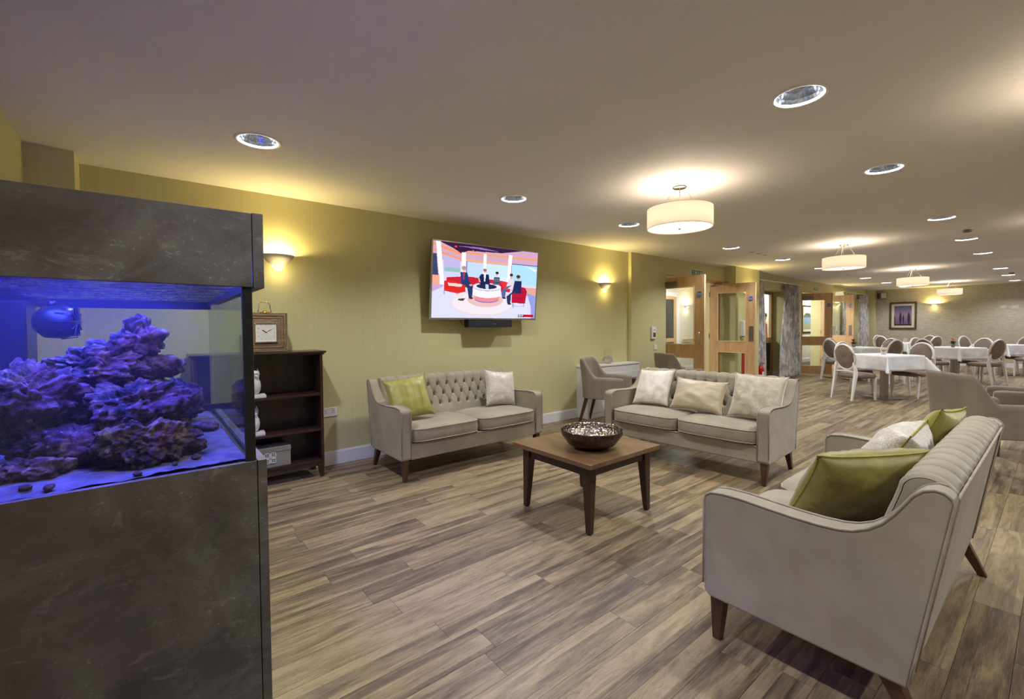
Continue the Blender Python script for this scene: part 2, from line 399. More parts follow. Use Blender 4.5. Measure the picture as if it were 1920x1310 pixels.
def stone_mat():
    m_, nt, out = newmat('dark_oxide_laminate')
    p = nt.nodes.new('ShaderNodeBsdfPrincipled'); L(nt, p.outputs[0], out.inputs[0])
    a = noise_tex(nt, coords(nt,(1,1,1)), 3.2, 9, 0.68, 0.8)
    b = noise_tex(nt, coords(nt,(1,1,2.2),rot=(0,0.35,0)), 7, 10, 0.78, 0.5)
    c = noise_tex(nt, coords(nt,(1,1,1)), 1.4, 3, 0.5)
    col = ramp(nt, a, [(0.36,srgb(50,49,50)),(0.50,srgb(71,69,69)),(0.62,srgb(92,90,89))])
    col = mixc(nt, ramp(nt, c, [(0.42,(0,0,0,1)),(0.66,(0.6,0.6,0.6,1))]), col, srgb(86,64,52))
    f = ramp(nt, b, [(0.56,(0,0,0,1)),(0.74,(0.8,0.8,0.8,1))])
    col = mixc(nt, f, col, srgb(138,132,128))
    # long scratches: thin contour of a stretched noise
    s1 = noise_tex(nt, coords(nt,(0.5,0.5,3.4),rot=(0,-0.35,0)), 3.3, 1, 0.4, 0.0)
    line = math_(nt,'SUBTRACT',1.0, math_(nt,'MULTIPLY', math_(nt,'ABSOLUTE', math_(nt,'SUBTRACT',s1,0.53)), 220.0))
    line = math_(nt,'MULTIPLY', math_(nt,'MAXIMUM',line,0.0), ramp(nt, noise_tex(nt, coords(nt,(1,1,1)), 26, 4, 0.7), [(0.5,(0,0,0,1)),(0.62,(1,1,1,1))]))
    col = mixc(nt, math_(nt,'MULTIPLY',line,0.12), col, srgb(150,144,138))
    sk_ = noise_tex(nt, coords(nt,(1,1,1.6),rot=(0,0.3,0)), 95, 3, 0.7)
    col = mixc(nt, ramp(nt, math_(nt,'MULTIPLY',sk_,math_(nt,'ADD',a,0.5)), [(0.66,(0,0,0,1)),(0.80,(0.5,0.5,0.5,1))]), col, srgb(160,156,150))
    L(nt, col, p.inputs['Base Color']); p.inputs['Roughness'].default_value = 0.42
    L(nt, bump(nt, b, 0.15, 0.002), p.inputs['Normal'])
    return m_
M_['stone'] = stone_mat()
def rock_mat():
    m_, nt, out = newmat('live_rock')
    p = nt.nodes.new('ShaderNodeBsdfPrincipled'); L(nt, p.outputs[0], out.inputs[0])
    a = noise_tex(nt, coords(nt), 18, 8, 0.7, 0.6); b = noise_tex(nt, coords(nt), 70, 5, 0.7); c = noise_tex(nt, coords(nt), 7, 4, 0.6)
    col = ramp(nt, a, [(0.40,srgb(22,15,16)),(0.48,srgb(74,48,46)),(0.56,srgb(116,94,72)),(0.65,srgb(172,152,122))])
    col = mixc(nt, ramp(nt, c, [(0.46,(0,0,0,1)),(0.62,(0.5,0.5,0.5,1))]), col, srgb(118,56,76))
    col = mixc(nt, ramp(nt, b, [(0.6,(0,0,0,1)),(0.74,(0.8,0.8,0.8,1))]), col, srgb(205,192,168))
    L(nt, col, p.inputs['Base Color']); p.inputs['Roughness'].default_value = 0.85
    L(nt, bump(nt, math_(nt,'ADD',b,math_(nt,'MULTIPLY',a,2.0)), 1.0, 0.012), p.inputs['Normal'])
    return m_
M_['rock'] = rock_mat()
M_['sand'] = pbr('coral_sand', srgb(68,60,68), srgb(108,98,106), 0.9, nscale=14, detail=8, bscale=160, bstr=0.6, bdist=0.004)
def bowl_mat():
    m_, nt, out = newmat('hammered_mosaic_silver')
    p = nt.nodes.new('ShaderNodeBsdfPrincipled'); L(nt, p.outputs[0], out.inputs[0])
    v = nt.nodes.new('ShaderNodeTexVoronoi'); v.inputs['Scale'].default_value = 60; L(nt, coords(nt), v.inputs['Vector'])
    L(nt, ramp(nt, v.outputs['Distance'], [(0.1,srgb(225,218,210)),(0.6,srgb(150,142,134))]), p.inputs['Base Color'])
    p.inputs['Metallic'].default_value = 1.0; p.inputs['Roughness'].default_value = 0.16
    vm = nt.nodes.new('ShaderNodeVectorMath'); vm.operation='SUBTRACT'; L(nt, v.outputs['Color'], vm.inputs[0]); vm.inputs[1].default_value=(0.5,0.5,0.5)
    L(nt, bump(nt, v.outputs['Distance'], 0.8, 0.007), p.inputs['Normal'])
    return m_
M_['bowl'] = bowl_mat()
M_['bowl_outer'] = pbr('bronze_bowl_shell', srgb(72,60,54), srgb(104,92,84), 0.28, 0.9, nscale=40, bscale=70, bstr=0.4, bdist=0.004)
def attr_mat(name, attr='pic', em=0.0, rough=0.5):
    m_, nt, out = newmat(name)
    a = nt.nodes.new('ShaderNodeAttribute'); a.attribute_name = attr
    if em:
        e = nt.nodes.new('ShaderNodeEmission'); e.inputs[1].default_value = em; L(nt, a.outputs['Color'], e.inputs[0]); L(nt, e.outputs[0], out.inputs[0])
    else:
        p = nt.nodes.new('ShaderNodeBsdfPrincipled'); L(nt, a.outputs['Color'], p.inputs['Base Color']); p.inputs['Roughness'].default_value = rough; L(nt, p.outputs[0], out.inputs[0])
    return m_
M_['screen'] = attr_mat('lit_tv_picture', em=1.08)
M_['print'] = attr_mat('painted_print', rough=0.4)

# ================================================================= room shell
X0, X1, Y0, ZC = -0.585, 19.7, -3.2, 2.5
YA, YB = 4.444, 4.388
DX = [0.57, 2.655, 4.395, 6.94, 8.945, 10.95, 14.27, 16.4, 18.65]
ROWS = [3.23, 0.89, -1.45]
RH = 0.112

def ceiling():
    mb = MB()
    xs = [X0]; ys = [Y0]
    for x in DX: xs += [x-0.16, x+0.16]
    xs.append(X1)
    for y in sorted(ROWS): ys += [y-0.16, y+0.16]
    ys.append(YB+0.07)
    for i in range(len(xs)-1):
        for j in range(len(ys)-1):
            xa, xb, ya, yb = xs[i], xs[i+1], ys[j], ys[j+1]
            if i % 2 == 1 and j % 2 == 1:
                cx, cy = (xa+xb)/2, (ya+yb)/2; n = 32; vs = []; fs = []
                for k in range(n):
                    a = 2*PI*k/n; c, s_ = math.cos(a), math.sin(a); t = 0.16/max(abs(c), abs(s_))
                    vs += [(cx+RH*c, cy+RH*s_, ZC), (cx+t*c, cy+t*s_, ZC)]
                for k in range(n):
                    q = (k+1) % n; fs.append((2*k, 2*q, 2*q+1, 2*k+1))
                # corners of the cell
                for cxn, cyn in ((1,1),(-1,1),(-1,-1),(1,-1)):
                    pass
                mb.add(vs, fs)
            else:
                mb.add([(xa,ya,ZC),(xb,ya,ZC),(xb,yb,ZC),(xa,yb,ZC)], [(0,3,2,1)])
    o = mb.build('ceiling', M_['ceiling'], kind='structure', fix=False)
    return o
ceil = ceiling()
rbox(X0-0.1, X1+0.1, Y0-0.1, 7.2, ZC+0.16, ZC+0.2, 'roof_light_block', M_['ceiling'], kind='structure')  # unseen slab added over the ceiling to stop world light leaking in

# --- the television side of the room
wl = MB()
wl.box(X0-0.15, 6.033, YA, YA+0.2, 0, ZC)
wl.box(6.033, 7.023, YB, YA+0.2, 0, ZC)
wl.box(7.023, 9.05, YB, YA+0.2, 2.213, ZC)
wl.box(9.05, 10.9, YB, YB+0.47, 0, ZC)
wl.box(9.165, 10.27, 4.168, YB, 0, ZC)                   # pilaster
wl.box(10.9, 12.65, YB, YB+0.47, 2.17, ZC)
wl.box(12.65, 13.4, YB, YB+0.47, 0, ZC)
wl.box(13.4, 15.62, YB, YB+0.2, 2.2, ZC)
wl.box(15.62, 16.9, YB, YB+0.47, 0, ZC)
wl.box(16.9, 18.7, YB, YB+0.47, 2.17, ZC)
wl.box(18.7, X1, YB, YB+0.47, 0, ZC)
wl.box(19.45, X1, 4.14, YB, 0, ZC)
wl.build('wall_left', M_['olive'], kind='structure')
wb = MB(); wb.box(X0-0.15, X0, Y0, YA, 0, ZC)
wb.build('wall_back', M_['olive'], kind='structure')
rbox(X0, -0.352, 4.154, YA, 0, ZC, 'wall_corner', M_['olive'], kind='structure')
rbox(X1, X1+0.15, Y0, 4.388, 0, ZC, 'wall_far', M_['beige_wall'], kind='structure')
rbox(X0-0.15, X1+0.15, Y0-0.15, Y0, 0, ZC, 'wall_right', M_['beige_wall'], kind='structure')
# --- foyer beyond the doors
fy = MB()
fy.box(4.5, 13.2, 7.0, 7.15, 0, ZC); fy.box(13.2, 21.0, 5.8, 5.95, 0, ZC); fy.box(13.2, 13.3, 5.95, 7.15, 0, ZC)
fy.box(4.4, 4.5, 4.6, 7.15, 0, ZC); fy.box(21.0, 21.1, 4.8, 5.95, 0, ZC)
fy.build('wall_foyer', M_['cream'], kind='structure')
MB().add([(4.4,4.514,ZC),(21.1,4.514,ZC),(21.1,7.15,ZC),(4.4,7.15,ZC)], [(0,1,2,3)]).build('ceiling_foyer', M_['ceiling'], kind='structure', fix=False)
rbox(4.4, 21.1, 4.4, 7.15, -0.05, -0.001, 'floor_foyer', M_['subfloor'], kind='structure')

def base_run(segs, name):
    mb = MB()
    for (xa, ya, xb, yb, nx, ny) in segs:
        t = 0.018
        x_0, x_1 = min(xa,xb,xa+nx*t), max(xa,xb,xa+nx*t); y_0, y_1 = min(ya,yb,ya+ny*t), max(ya,yb,ya+ny*t)
        mb.box(x_0, x_1, y_0, y_1, 0.0, 0.122)
        if nx == 0: mb.box(x_0, x_1, ya+ (ny*0.010 if ny<0 else 0) , ya + (0 if ny<0 else 0.010), 0.122, 0.132)
        else: mb.box(xa + (nx*0.010 if nx<0 else 0), xa + (0 if nx<0 else 0.010), y_0, y_1, 0.122, 0.132)
    return mb.build(name, M_['white'], kind='structure')
base_run([(-0.352,YA,4.80,YA,0,-1),(6.033,YB,6.95,YB,0,-1),(9.15,YB,9.165,YB,0,-1),(9.165,4.168,10.27,4.168,0,-1),(9.165,4.168,9.165,YB,-1,0),
          (10.27,YB,10.9,YB,0,-1),(12.65,YB,13.33,YB,0,-1),(12.65,YB,12.65,4.78,-1,0),(15.69,YB,16.9,YB,0,-1),(18.7,YB,19.45,YB,0,-1),(18.7,YB,18.7,4.78,-1,0)], 'baseboard_left')
base_run([(X1,Y0,X1,4.14,-1,0)], 'baseboard_far')
base_run([(-0.585,4.154,-0.352,4.154,0,-1),(X0,Y0,X0,4.154,1,0)], 'baseboard_back')
base_run([(4.5,7.0,13.2,7.0,0,-1),(13.2,5.8,21.0,5.8,0,-1)], 'baseboard_foyer')

# ---------------------------------------------------------------- floor planks
fl = MB(); fl.box(X0-0.1, X1+0.1, Y0-0.1, 4.86, -0.06, -0.006)
floor = fl.build('floor', M_['subfloor'], kind='structure')
pr = random.Random(3)
PW = 0.15
planks = []
row = 0; y = Y0
while y < 4.84:
    x = X0 - pr.uniform(0, 1.0); 
    while x < X1:
        ln = pr.choice((0.61, 0.92, 0.92, 1.22)); 
        xa, xb = max(x, X0), min(x+ln, X1)
        if xb-xa > 0.02: planks.append((xa, xb, y, min(y+PW, 4.845)))
        x += ln
    y += PW; row += 1
def plank_geo(mb, q, g=0.00025, c=0.0006):
    xa, xb, ya, yb = q
    xa += g; xb -= g; ya += g; yb -= g
    n = len(mb.v)
    mb.add([(xa,ya,-0.003),(xb,ya,-0.003),(xb,yb,-0.003),(xa,yb,-0.003),(xa+c,ya+c,0),(xb-c,ya+c,0),(xb-c,yb-c,0),(xa+c,yb-c,0)],
           [(4,5,6,7),(0,1,5,4),(1,2,6,5),(2,3,7,6),(3,0,4,7)])
def set_pr(me, tones):
    at = me.attributes.new('pr', 'FLOAT_COLOR', 'POINT')
    at.data.foreach_set('color', np.array(tones, dtype=np.float32).ravel())
camp = Vector((0,0,1.313))
def vis_key(q):
    c = Vector(((q[0]+q[1])/2, (q[2]+q[3])/2, 0)) - camp
    d = c.dot(_fw)
    if d < 0.4: return None
    xx = 960+CAMF*c.dot(_r2)/d; yy = CAMYC-CAMF*c.dot(_u2)/d
    mrg = 420/d
    if xx < -mrg or xx > 1920+mrg or yy > 1310+mrg: return None
    if 0 < 0.25 and xx < 480 and d < 2.6: return None    # behind the aquarium stand
    return d
keys = [(vis_key(q), i) for i, q in enumerate(planks)]
vis = sorted([k for k in keys if k[0] is not None])[:285]
near_ids = set(i for _, i in vis)
far = MB(); far_t = []
for i, q in enumerate(planks):
    t = (pr.random(), pr.random(), pr.random(), 1.0)
    if i in near_ids:
        mb = MB(); plank_geo(mb, q); o = mb.build('plank', M_['floor'], floor, fix=False); set_pr(o.data, [t]*8)
    else:
        plank_geo(far, q); far_t += [t]*8
fo = far.build('plank_field', M_['floor'], floor, fix=False, kind='stuff'); set_pr(fo.data, far_t)

# ================================================================= doors and windows
GH = 2.148
def fire_disc(parent, M, both=True):
    """blue mandatory notice, disc in local xz facing -y"""
    d = MB().lathe([(0.0001,0),(0.045,0),(0.045,0.0025),(0.0001,0.0025)], 32).xform(M @ Matrix.Rotation(R(90),4,'X')).build('fire_notice', M_['sign_blue'], parent, fix=True, label='round blue fire door notice')
    for k, (t, s_) in enumerate((('FIRE DOOR',0.0165),('KEEP SHUT',0.0165))):
        MM = M @ Matrix.Translation((0,-0.0034,0.011-0.022*k)) @ Matrix.Rotation(R(90),4,'X')
        l = text_mesh(t, s_, M_['sign_white'], 'lettering', d, MM, True)
    return d
def door_leaf(name, hinge, free, plate='pull', width=None):
    """leaf from hinge point to free edge; local +x from hinge to free edge, local -y faces the camera"""
    hx, hy = hinge; fx, fy_ = free
    wd = math.hypot(fx-hx, fy_-hy); a = math.atan2(fy_-hy, fx-hx)
    root = empty(name, (hx,hy,0), a, kind='structure')
    T = 0.022; S = 0.165
    def part(nm, x0,x1,z0,z1, mat='oak', t=T, bev=0.002):
        return rbox(x0,x1,-t,t,z0,z1,nm,M_[mat],root,bevel=bev)
    part('stile', 0.0, 0.16, 0.012, GH); part('stile', wd-S-0.004, wd-0.006, 0.012, GH)
    part('rail', 0.16, wd-S-0.004, 1.975, GH); part('rail', 0.16, wd-S-0.004, 0.785, 0.995); part('rail', 0.16, wd-S-0.004, 0.012, 0.22)
    part('edge_strip', wd-0.006, wd, 0.012, GH, 'oak_edge', T+0.0004, 0.001)
    x0, x1 = 0.16, wd-S-0.004
    for (z0, z1) in ((0.995,1.975),(0.22,0.785)):
        rbox(x0, x1, -0.004, 0.004, z0, z1, 'glass_pane', M_['glass'], root)
        b = MB(); t = 0.014
        for s_ in (-1,1):
            ya, yb = sorted((s_*0.006, s_*0.028))
            b.box(x0,x1,ya,yb,z0,z0+t); b.box(x0,x1,ya,yb,z1-t,z1); b.box(x0,x0+t,ya,yb,z0+t,z1-t); b.box(x1-t,x1,ya,yb,z0+t,z1-t)
        b.build('glazing_bead', M_['oak_edge'], root)
    s = 0.085
    Mf = Matrix.Translation((wd-s, -T-0.0005, 1.83)); Mb_ = Matrix.Translation((wd-s, T+0.0005, 1.83)) @ Matrix.Rotation(PI,4,'Z')
    fire_disc(root, Mf)
    if plate == 'pull':
        h = MB().tube([(wd-0.055,-T,0.975),(wd-0.055,-T-0.05,0.985),(wd-0.055,-T-0.058,1.02),(wd-0.055,-T-0.058,1.18),(wd-0.055,-T-0.05,1.205),(wd-0.055,-T,1.215)], 0.0095, 10)
        h.build('pull_handle', M_['chrome'], root, smooth=True)
        cl = rbox(0.16, 0.42, -T-0.045, -T, 1.995, 2.07, 'door_closer', M_['grey_plate'], root, bevel=0.006)
        MB().tube([(0.15,-T-0.03,2.075),(0.02,-T-0.16,2.085),(-0.02,-T-0.02,2.1)],0.008,6).build('closer_arm', M_['grey_plate'], cl)
    else:
        rbox(wd-0.115, wd-0.030, -T-0.003, -T, 1.0, 1.30, 'push_plate', M_['grey_plate'], root, bevel=0.001)
        MB().tube([(0.03,-T-0.01,2.12),(0.2,-T-0.09,2.165),(0.36,-T+0.03,2.19)],0.009,6).build('closer_arm', M_['grey_plate'], root)
    for z in (0.25,1.1,1.95):
        MB().lathe([(0.008,-0.05),(0.008,0.05)],10,(0.0,-T-0.004,z),True).build('hinge', M_['steel'], root)
    return root
door_leaf('door_1', (7.062,4.60), (7.050,3.695), 'pull')
door_leaf('door_2', (9.012,4.62), (9.118,3.76), 'push')
door_leaf('door_3', (13.455,4.56), (13.90,3.83), 'pull')
door_leaf('door_4', (15.57,4.56), (15.25,3.70), 'push')
def lining(x0, x1, z1, name, y0=YB-0.012, y1=4.62):
    f = MB(); t=0.03
    f.box(x0-0.0,x0+t*0.4,y0,y1,0,z1); f.box(x1-t*0.4,x1,y0,y1,0,z1); f.box(x0,x1,y0,y1,z1,z1+0.022)
    # architrave
    f.box(x0-0.06,x0,y0,YB,0,z1+0.06); f.box(x1,x1+0.06,y0,YB,0,z1+0.06)
    return f.build(name, M_['oak'], kind='structure', bevel=0.002)
f1 = MB(); f1.box(7.023,7.035,4.40,4.62,0,2.19); f1.box(9.04,9.05,4.40,4.62,0,2.19); f1.box(7.023,9.05,4.40,4.62,2.19,2.213)
f1.build('trim_1', M_['oak'], kind='structure')
f2 = MB(); f2.box(13.4,13.42,4.38,4.59,0,2.18); f2.box(15.60,15.62,4.38,4.59,0,2.18); f2.box(13.4,15.62,4.38,4.59,2.18,2.2)
f2.build('trim_2', M_['oak'], kind='structure')

def glazed_opening(name, x0, x1, y, z1):
    root = empty(name, (0,0,0), 0, kind='structure')
    t=0.07
    rbox(x0,x0+t,y,y+0.06,0,z1,'frame',M_['oak'],root,bevel=0.003); rbox(x1-t*1.6,x1,y,y+0.06,0,z1,'frame',M_['oak'],root,bevel=0.003)
    rbox(x0+t,x1-1.6*t,y,y+0.06,z1-t,z1,'frame',M_['oak'],root,bevel=0.003)
    mid = (x0+x1)/2
    rbox(mid-0.05,mid+0.05,y,y+0.06,0,z1-t,'mullion',M_['oak'],root,bevel=0.003)
    for a, b in ((x0+t,mid-0.05),(mid+0.05,x1-1.6*t)):
        rbox(a,b,y-0.01,y+0.06,0.86,1.0,'transom',M_['oak'],root,bevel=0.003)
        rbox(a,b,y,y+0.06,0,0.14,'bottom_rail',M_['oak'],root,bevel=0.003)
        rbox(a,b,y+0.026,y+0.034,1.0,z1-t,'glass_pane',M_['glass'],root)
        rbox(a,b,y+0.026,y+0.034,0.14,0.86,'glass_pane',M_['grey_door'],root)
    return root
glazed_opening('window_1', 10.9, 12.65, 4.79, 2.17)
glazed_opening('window_2', 16.9, 18.7, 4.79, 2.17)

# foyer fittings seen through the glass
dr = empty('door_5', (0,0,0), 0, kind='structure')
fr = MB(); fr.box(10.35,10.52,6.97,7.0,0,2.15); fr.box(11.71,11.88,6.97,7.0,0,2.15); fr.box(10.35,11.88,6.97,7.0,2.15,2.25)
fr.build('frame', M_['white'], dr, bevel=0.004)
lf = MB(); lf.box(10.52,10.66,6.975,6.998,0,2.15); lf.box(11.57,11.71,6.975,6.998,0,2.15); lf.box(10.66,11.57,6.975,6.998,2.06,2.15); lf.box(10.66,11.57,6.975,6.998,0.86,0.97); lf.box(10.66,11.57,6.975,6.998,0,0.2)
lf.build('leaf', M_['oak'], dr, bevel=0.003)
MB().box(10.66,11.57,6.98,6.99,0.97,2.06).box(10.66,11.57,6.98,6.99,0.2,0.86).build('glass_pane', M_['grey_door'], dr)
hr = empty('handrail', (0,0,0), 0, 'pale timber handrail on brackets along the cream foyer wall', 'handrail')
MB().tube([(11.98,6.93,0.92),(13.15,6.93,0.92)],0.022,12).build('rail', M_['oak'], hr, smooth=True)
for k in range(7):
    MB().tube([(12.05+k*0.17,6.998,0.87),(12.05+k*0.17,6.94,0.87),(12.05+k*0.17,6.93,0.90)],0.007,6).build('bracket', M_['steel'], hr)

# ================================================================= upholstery
PROF = [(0,0.205),(0,0.588),(0.008,0.610),(0.030,0.625),(0.075,0.631),(0.146,0.632),(0.24,0.626),(0.33,0.621),(0.41,0.620),(0.47,0.624),(0.51,0.633),(0.55,0.653),
        (0.585,0.682),(0.614,0.720),(0.640,0.763),(0.660,0.795),(0.682,0.814),(0.707,0.823),(0.728,0.820),(0.745,0.806),(0.752,0.790)]
SW, SD, ARM = 1.60, 0.66, 0.088
def rear_y(z): return 0.655 + (z-0.185)*(0.752-0.655)/(0.79-0.185)
def make_sofa():
    root = empty('tufted_sofa')
    hw = SW/2
    for s in (-1, 1):
        x0, x1 = sorted((s*hw, s*(hw-ARM)))
        poly = [(SD-0.005,0.185),(0.022,0.185)]+PROF
        a = MB().prism(poly, 0, x0, x1).build('side_panel', M_['velvet'], root, bevel=0.012, seg=3)
        line = [(0.0,0.236)]+[(y,z) for y,z in PROF[1:]]+[(rear_y(z),z) for z in (0.7,0.5,0.3,0.2)]
        for xx in (x0+0.003, x1-0.003):
            pts = [(xx + (-0.003 if xx < (x0+x1)/2 else 0.003), y, z) for y, z in line]
            if abs(xx) < hw-0.05: pts = pts[:19]
            MB().tube(pts, 0.0042, 6).build('piping', M_['piping'], a, smooth=True)
    iw = hw-ARM
    MB().box(-iw, iw, 0.012, SD-0.02, 0.185, 0.325).build('seat_rail', M_['velvet'], root, bevel=0.012, seg=3)
    MB().tube([(-iw+0.005,0.008,0.31),(-iw+0.012,0.008,0.322),(iw-0.012,0.008,0.322),(iw-0.005,0.008,0.31)],0.004,6).build('piping', M_['piping'], root, smooth=True)
    # seat cushions
    for s in (-1, 1):
        x0, x1 = sorted((s*0.003, s*(iw-0.004)))
        def cushion(u, v, top=True):
            pass
        cx, cy = (x0+x1)/2, 0.245; hx, hy = (x1-x0)/2, 0.272; n = 4.5
        mb = MB(); NU, NR = 48, 9
        zc, hz = 0.398, 0.066
        prof = []
        rings = [(0.0,1.0),(0.35,0.995),(0.62,0.975),(0.82,0.93),(0.93,0.86),(0.985,0.76),(1.0,0.66),(1.008,0.3),(1.010,0.0),(1.008,-0.4),(1.0,-0.8),(0.97,-0.95),(0.80,-1.0),(0.0,-1.0)]
        vs = []; fs = []
        for (rr, zz) in rings:
            for k in range(NU):
                a = 2*PI*k/NU; c, s_ = math.cos(a), math.sin(a)
                q = (abs(c)**7+abs(s_)**7)**(-1/7)
                crown = 0.016*(1-rr*rr) if zz > 0.5 else 0
                x_, y_ = cx+hx*rr*c*q, cy+hy*rr*s_*q
                wob = 0.004*noise.noise(Vector((x_*5, y_*5, s*3)))
                vs.append((x_, y_, zc+hz*zz+crown+(wob if zz > 0.5 else 0)))
        for i in range(len(rings)-1):
            for k in range(NU):
                q = (k+1)%NU; fs.append((i*NU+k, i*NU+q, (i+1)*NU+q, (i+1)*NU+k))
        mb.add(vs, fs)
        c_ = mb.build('seat_cushion', M_['velvet'], root, smooth=True)
        for zz, rr in ((0.70,1.004),(-0.86,1.002)):
            pts = []
            for k in range(NU):
                a = 2*PI*k/NU; c, s2 = math.cos(a), math.sin(a); q = (abs(c)**7+abs(s2)**7)**(-1/7)
                pts.append((cx+hx*rr*c*q, cy+hy*rr*s2*q, zc+hz*zz))
            MB().tube(pts, 0.0042, 6, closed=True).build('piping', M_['piping'], c_, smooth=True)
    # tufted back
    bw = iw-0.001
    def backp(v):
        # v 0..1 : from the seat up the front face, over the roll and down to the rear top edge
        L1 = 0.66
        if v < L1:
            t = v/L1; z = 0.43+t*0.355; y = 0.498+ (z-0.43)*0.30
            return y, z, (-0.958, 0.287), t*0.37
        t = (v-L1)/(1-L1); a = t*PI*0.98
        c0 = (0.6745, 0.783); r_y, r_z = 0.070, 0.062
        y = c0[0]-r_y*math.cos(a); z = c0[1]+r_z*math.sin(a)
        return y, z, (-math.cos(a), math.sin(a)), 0.37+t*0.2
    cols = 13; sp = 2*bw/cols
    rowz = [0.325, 0.225, 0.125]   # arc position of the button rows, top to bottom
    buttons = []
    for ri, s0 in enumerate(rowz):
        off = 0.5 if ri % 2 == 0 else 0.0
        for c in range(-1, cols+2):
            bx = -bw + (c+off)*sp
            if -bw+0.02 < bx < bw-0.02: buttons.append((bx, s0))
    bxy = np.array(buttons)
    segs = []
    for ri in range(len(rowz)-1):
        a = [b for b in buttons if b[1] == rowz[ri]]; c = [b for b in buttons if b[1] == rowz[ri+1]]
        for p_ in a:
            for q_ in c:
                if abs(abs(p_[0]-q_[0])-sp/2) < 0.01: segs.append((p_, q_))
    for p_ in [b for b in buttons if b[1] == rowz[0]]: segs.append((p_, (p_[0], 0.56)))
    A = np.array([s_[0] for s_ in segs]); B = np.array([s_[1] for s_ in segs])
    def dent(x, s):
        P = np.array([x, s]); d = np.sqrt(((bxy-P)**2).sum(1)); v = 0.028*math.exp(-(d.min()/0.018)**2)
        AB = B-A; t = np.clip(((P-A)*AB).sum(1)/(AB**2).sum(1), 0, 1); dd = np.sqrt(((A+AB*t[:,None]-P)**2).sum(1)).min()
        v += 0.0105*math.exp(-(dd/0.0070)**1.3)
        # pillowed diamonds
        v += 0.0045*math.exp(-(dd/0.03)**2)
        return v
    NU, NV = 208, 64
    def fn(u, v):
        x = -bw+2*bw*u; y, z, nrm, s = backp(v)
        k = dent(x, s); edge = min(x+bw, bw-x)
        if edge < 0.02: k += 0.014*(1-edge/0.02)**2
        if v > 0.93: k *= (1-v)/0.07
        return (x, y-nrm[0]*k, z-nrm[1]*k)
    MB().grid(fn, NU, NV).build('tufted_back', M_['velvet'], root, smooth=True, fix=False)
    core = []
    for v in np.linspace(0,1,30):
        y, z, nrm, s = backp(v); core.append((y-nrm[0]*0.042, z-nrm[1]*0.042))
    core = core[:-1]+[(0.70,0.70),(0.56,0.40)]
    MB().prism(core, 0, -bw+0.001, bw-0.001).build('back_core', M_['velvet'], root)
    cap = []
    for v in np.linspace(0,1,30):
        y, z, nrm, s = backp(v); cap.append((y-nrm[0]*0.015, z-nrm[1]*0.015))
    cap = cap[:-1]+[(0.72,0.70),(0.56,0.40)]
    for s in (-1,1):
        xa, xb = sorted((s*(bw-0.001), s*(bw-0.016)))
        MB().prism(cap, 0, xa, xb).build('back_end', M_['velvet'], root, bevel=0.004)
    bt = MB()
    for bx, s in buttons:
        if s < 0.02: continue
        t = s/0.37; z = 0.43+t*0.355; y = 0.498+(z-0.43)*0.30
        c = Vector((bx, y+0.0215, z-0.0065))
        bt.lathe([(0.0001,0.005),(0.007,0.004),(0.0105,0.0),(0.010,-0.004)], 8)
        cnt = 4*8
        Mx = Matrix.Translation(c) @ Matrix.Rotation(R(73),4,'X')
        for i in range(len(bt.v)-cnt, len(bt.v)): bt.v[i] = tuple(Mx @ Vector(bt.v[i]))
    bt.build('buttons', M_['button'], root, smooth=True, kind='stuff')
    # outer back panel between the wings
    ob = MB()
    ob.prism([(0.50,0.33),(0.56,0.33),(rear_y(0.2)-0.004,0.19),(rear_y(0.79)-0.004,0.79),(0.70,0.80),(0.64,0.78),(0.53,0.44)], 0, -iw, iw)
    o_ = ob.build('outer_back', M_['velvet'], root, bevel=0.008)
    MB().tube([(-iw+0.004,rear_y(0.2),0.2),(-iw+0.004,rear_y(0.78),0.78),(-iw+0.014,rear_y(0.79),0.795),(iw-0.014,rear_y(0.79),0.795),(iw-0.004,rear_y(0.78),0.78),(iw-0.004,rear_y(0.2),0.2)],0.0042,6).build('piping', M_['piping'], o_, smooth=True)
    for sx in (-1, 1):
        MB().frustum((sx*(hw-0.045),0.042,0.0),0.032,0.034,(sx*(hw-0.045),0.050,0.19),0.058,0.058).build('leg', M_['leg_wood'], root, bevel=0.004)
        MB().frustum((sx*(hw-0.045),SD+0.035,0.0),0.032,0.034,(sx*(hw-0.045),SD-0.06,0.19),0.052,0.058).build('leg', M_['leg_wood'], root, bevel=0.004)
    return root
sofa = make_sofa()
def place(o, x, y, rz, label, cat=None, group=None, z=0.0):
    o.location = (x, y, z); o.rotation_euler = (0,0,rz); return tag(o, label, cat, group)
SG = 'three matching tufted sofas around the coffee table'
s1, s2, s3 = sofa, copy_tree(sofa), copy_tree(sofa)
place(s1, 2.425, 3.474, 0.0, 'taupe button-tufted sofa against the olive wall below the television', 'sofa', SG)
place(s2, 3.80, 2.275, R(-87.3), 'taupe button-tufted sofa beyond the coffee table with three cream and beige cushions', 'sofa', SG)
place(s3, 2.59, 0.94, PI, 'taupe button-tufted sofa nearest the viewer, seen from its side and back', 'sofa', SG)

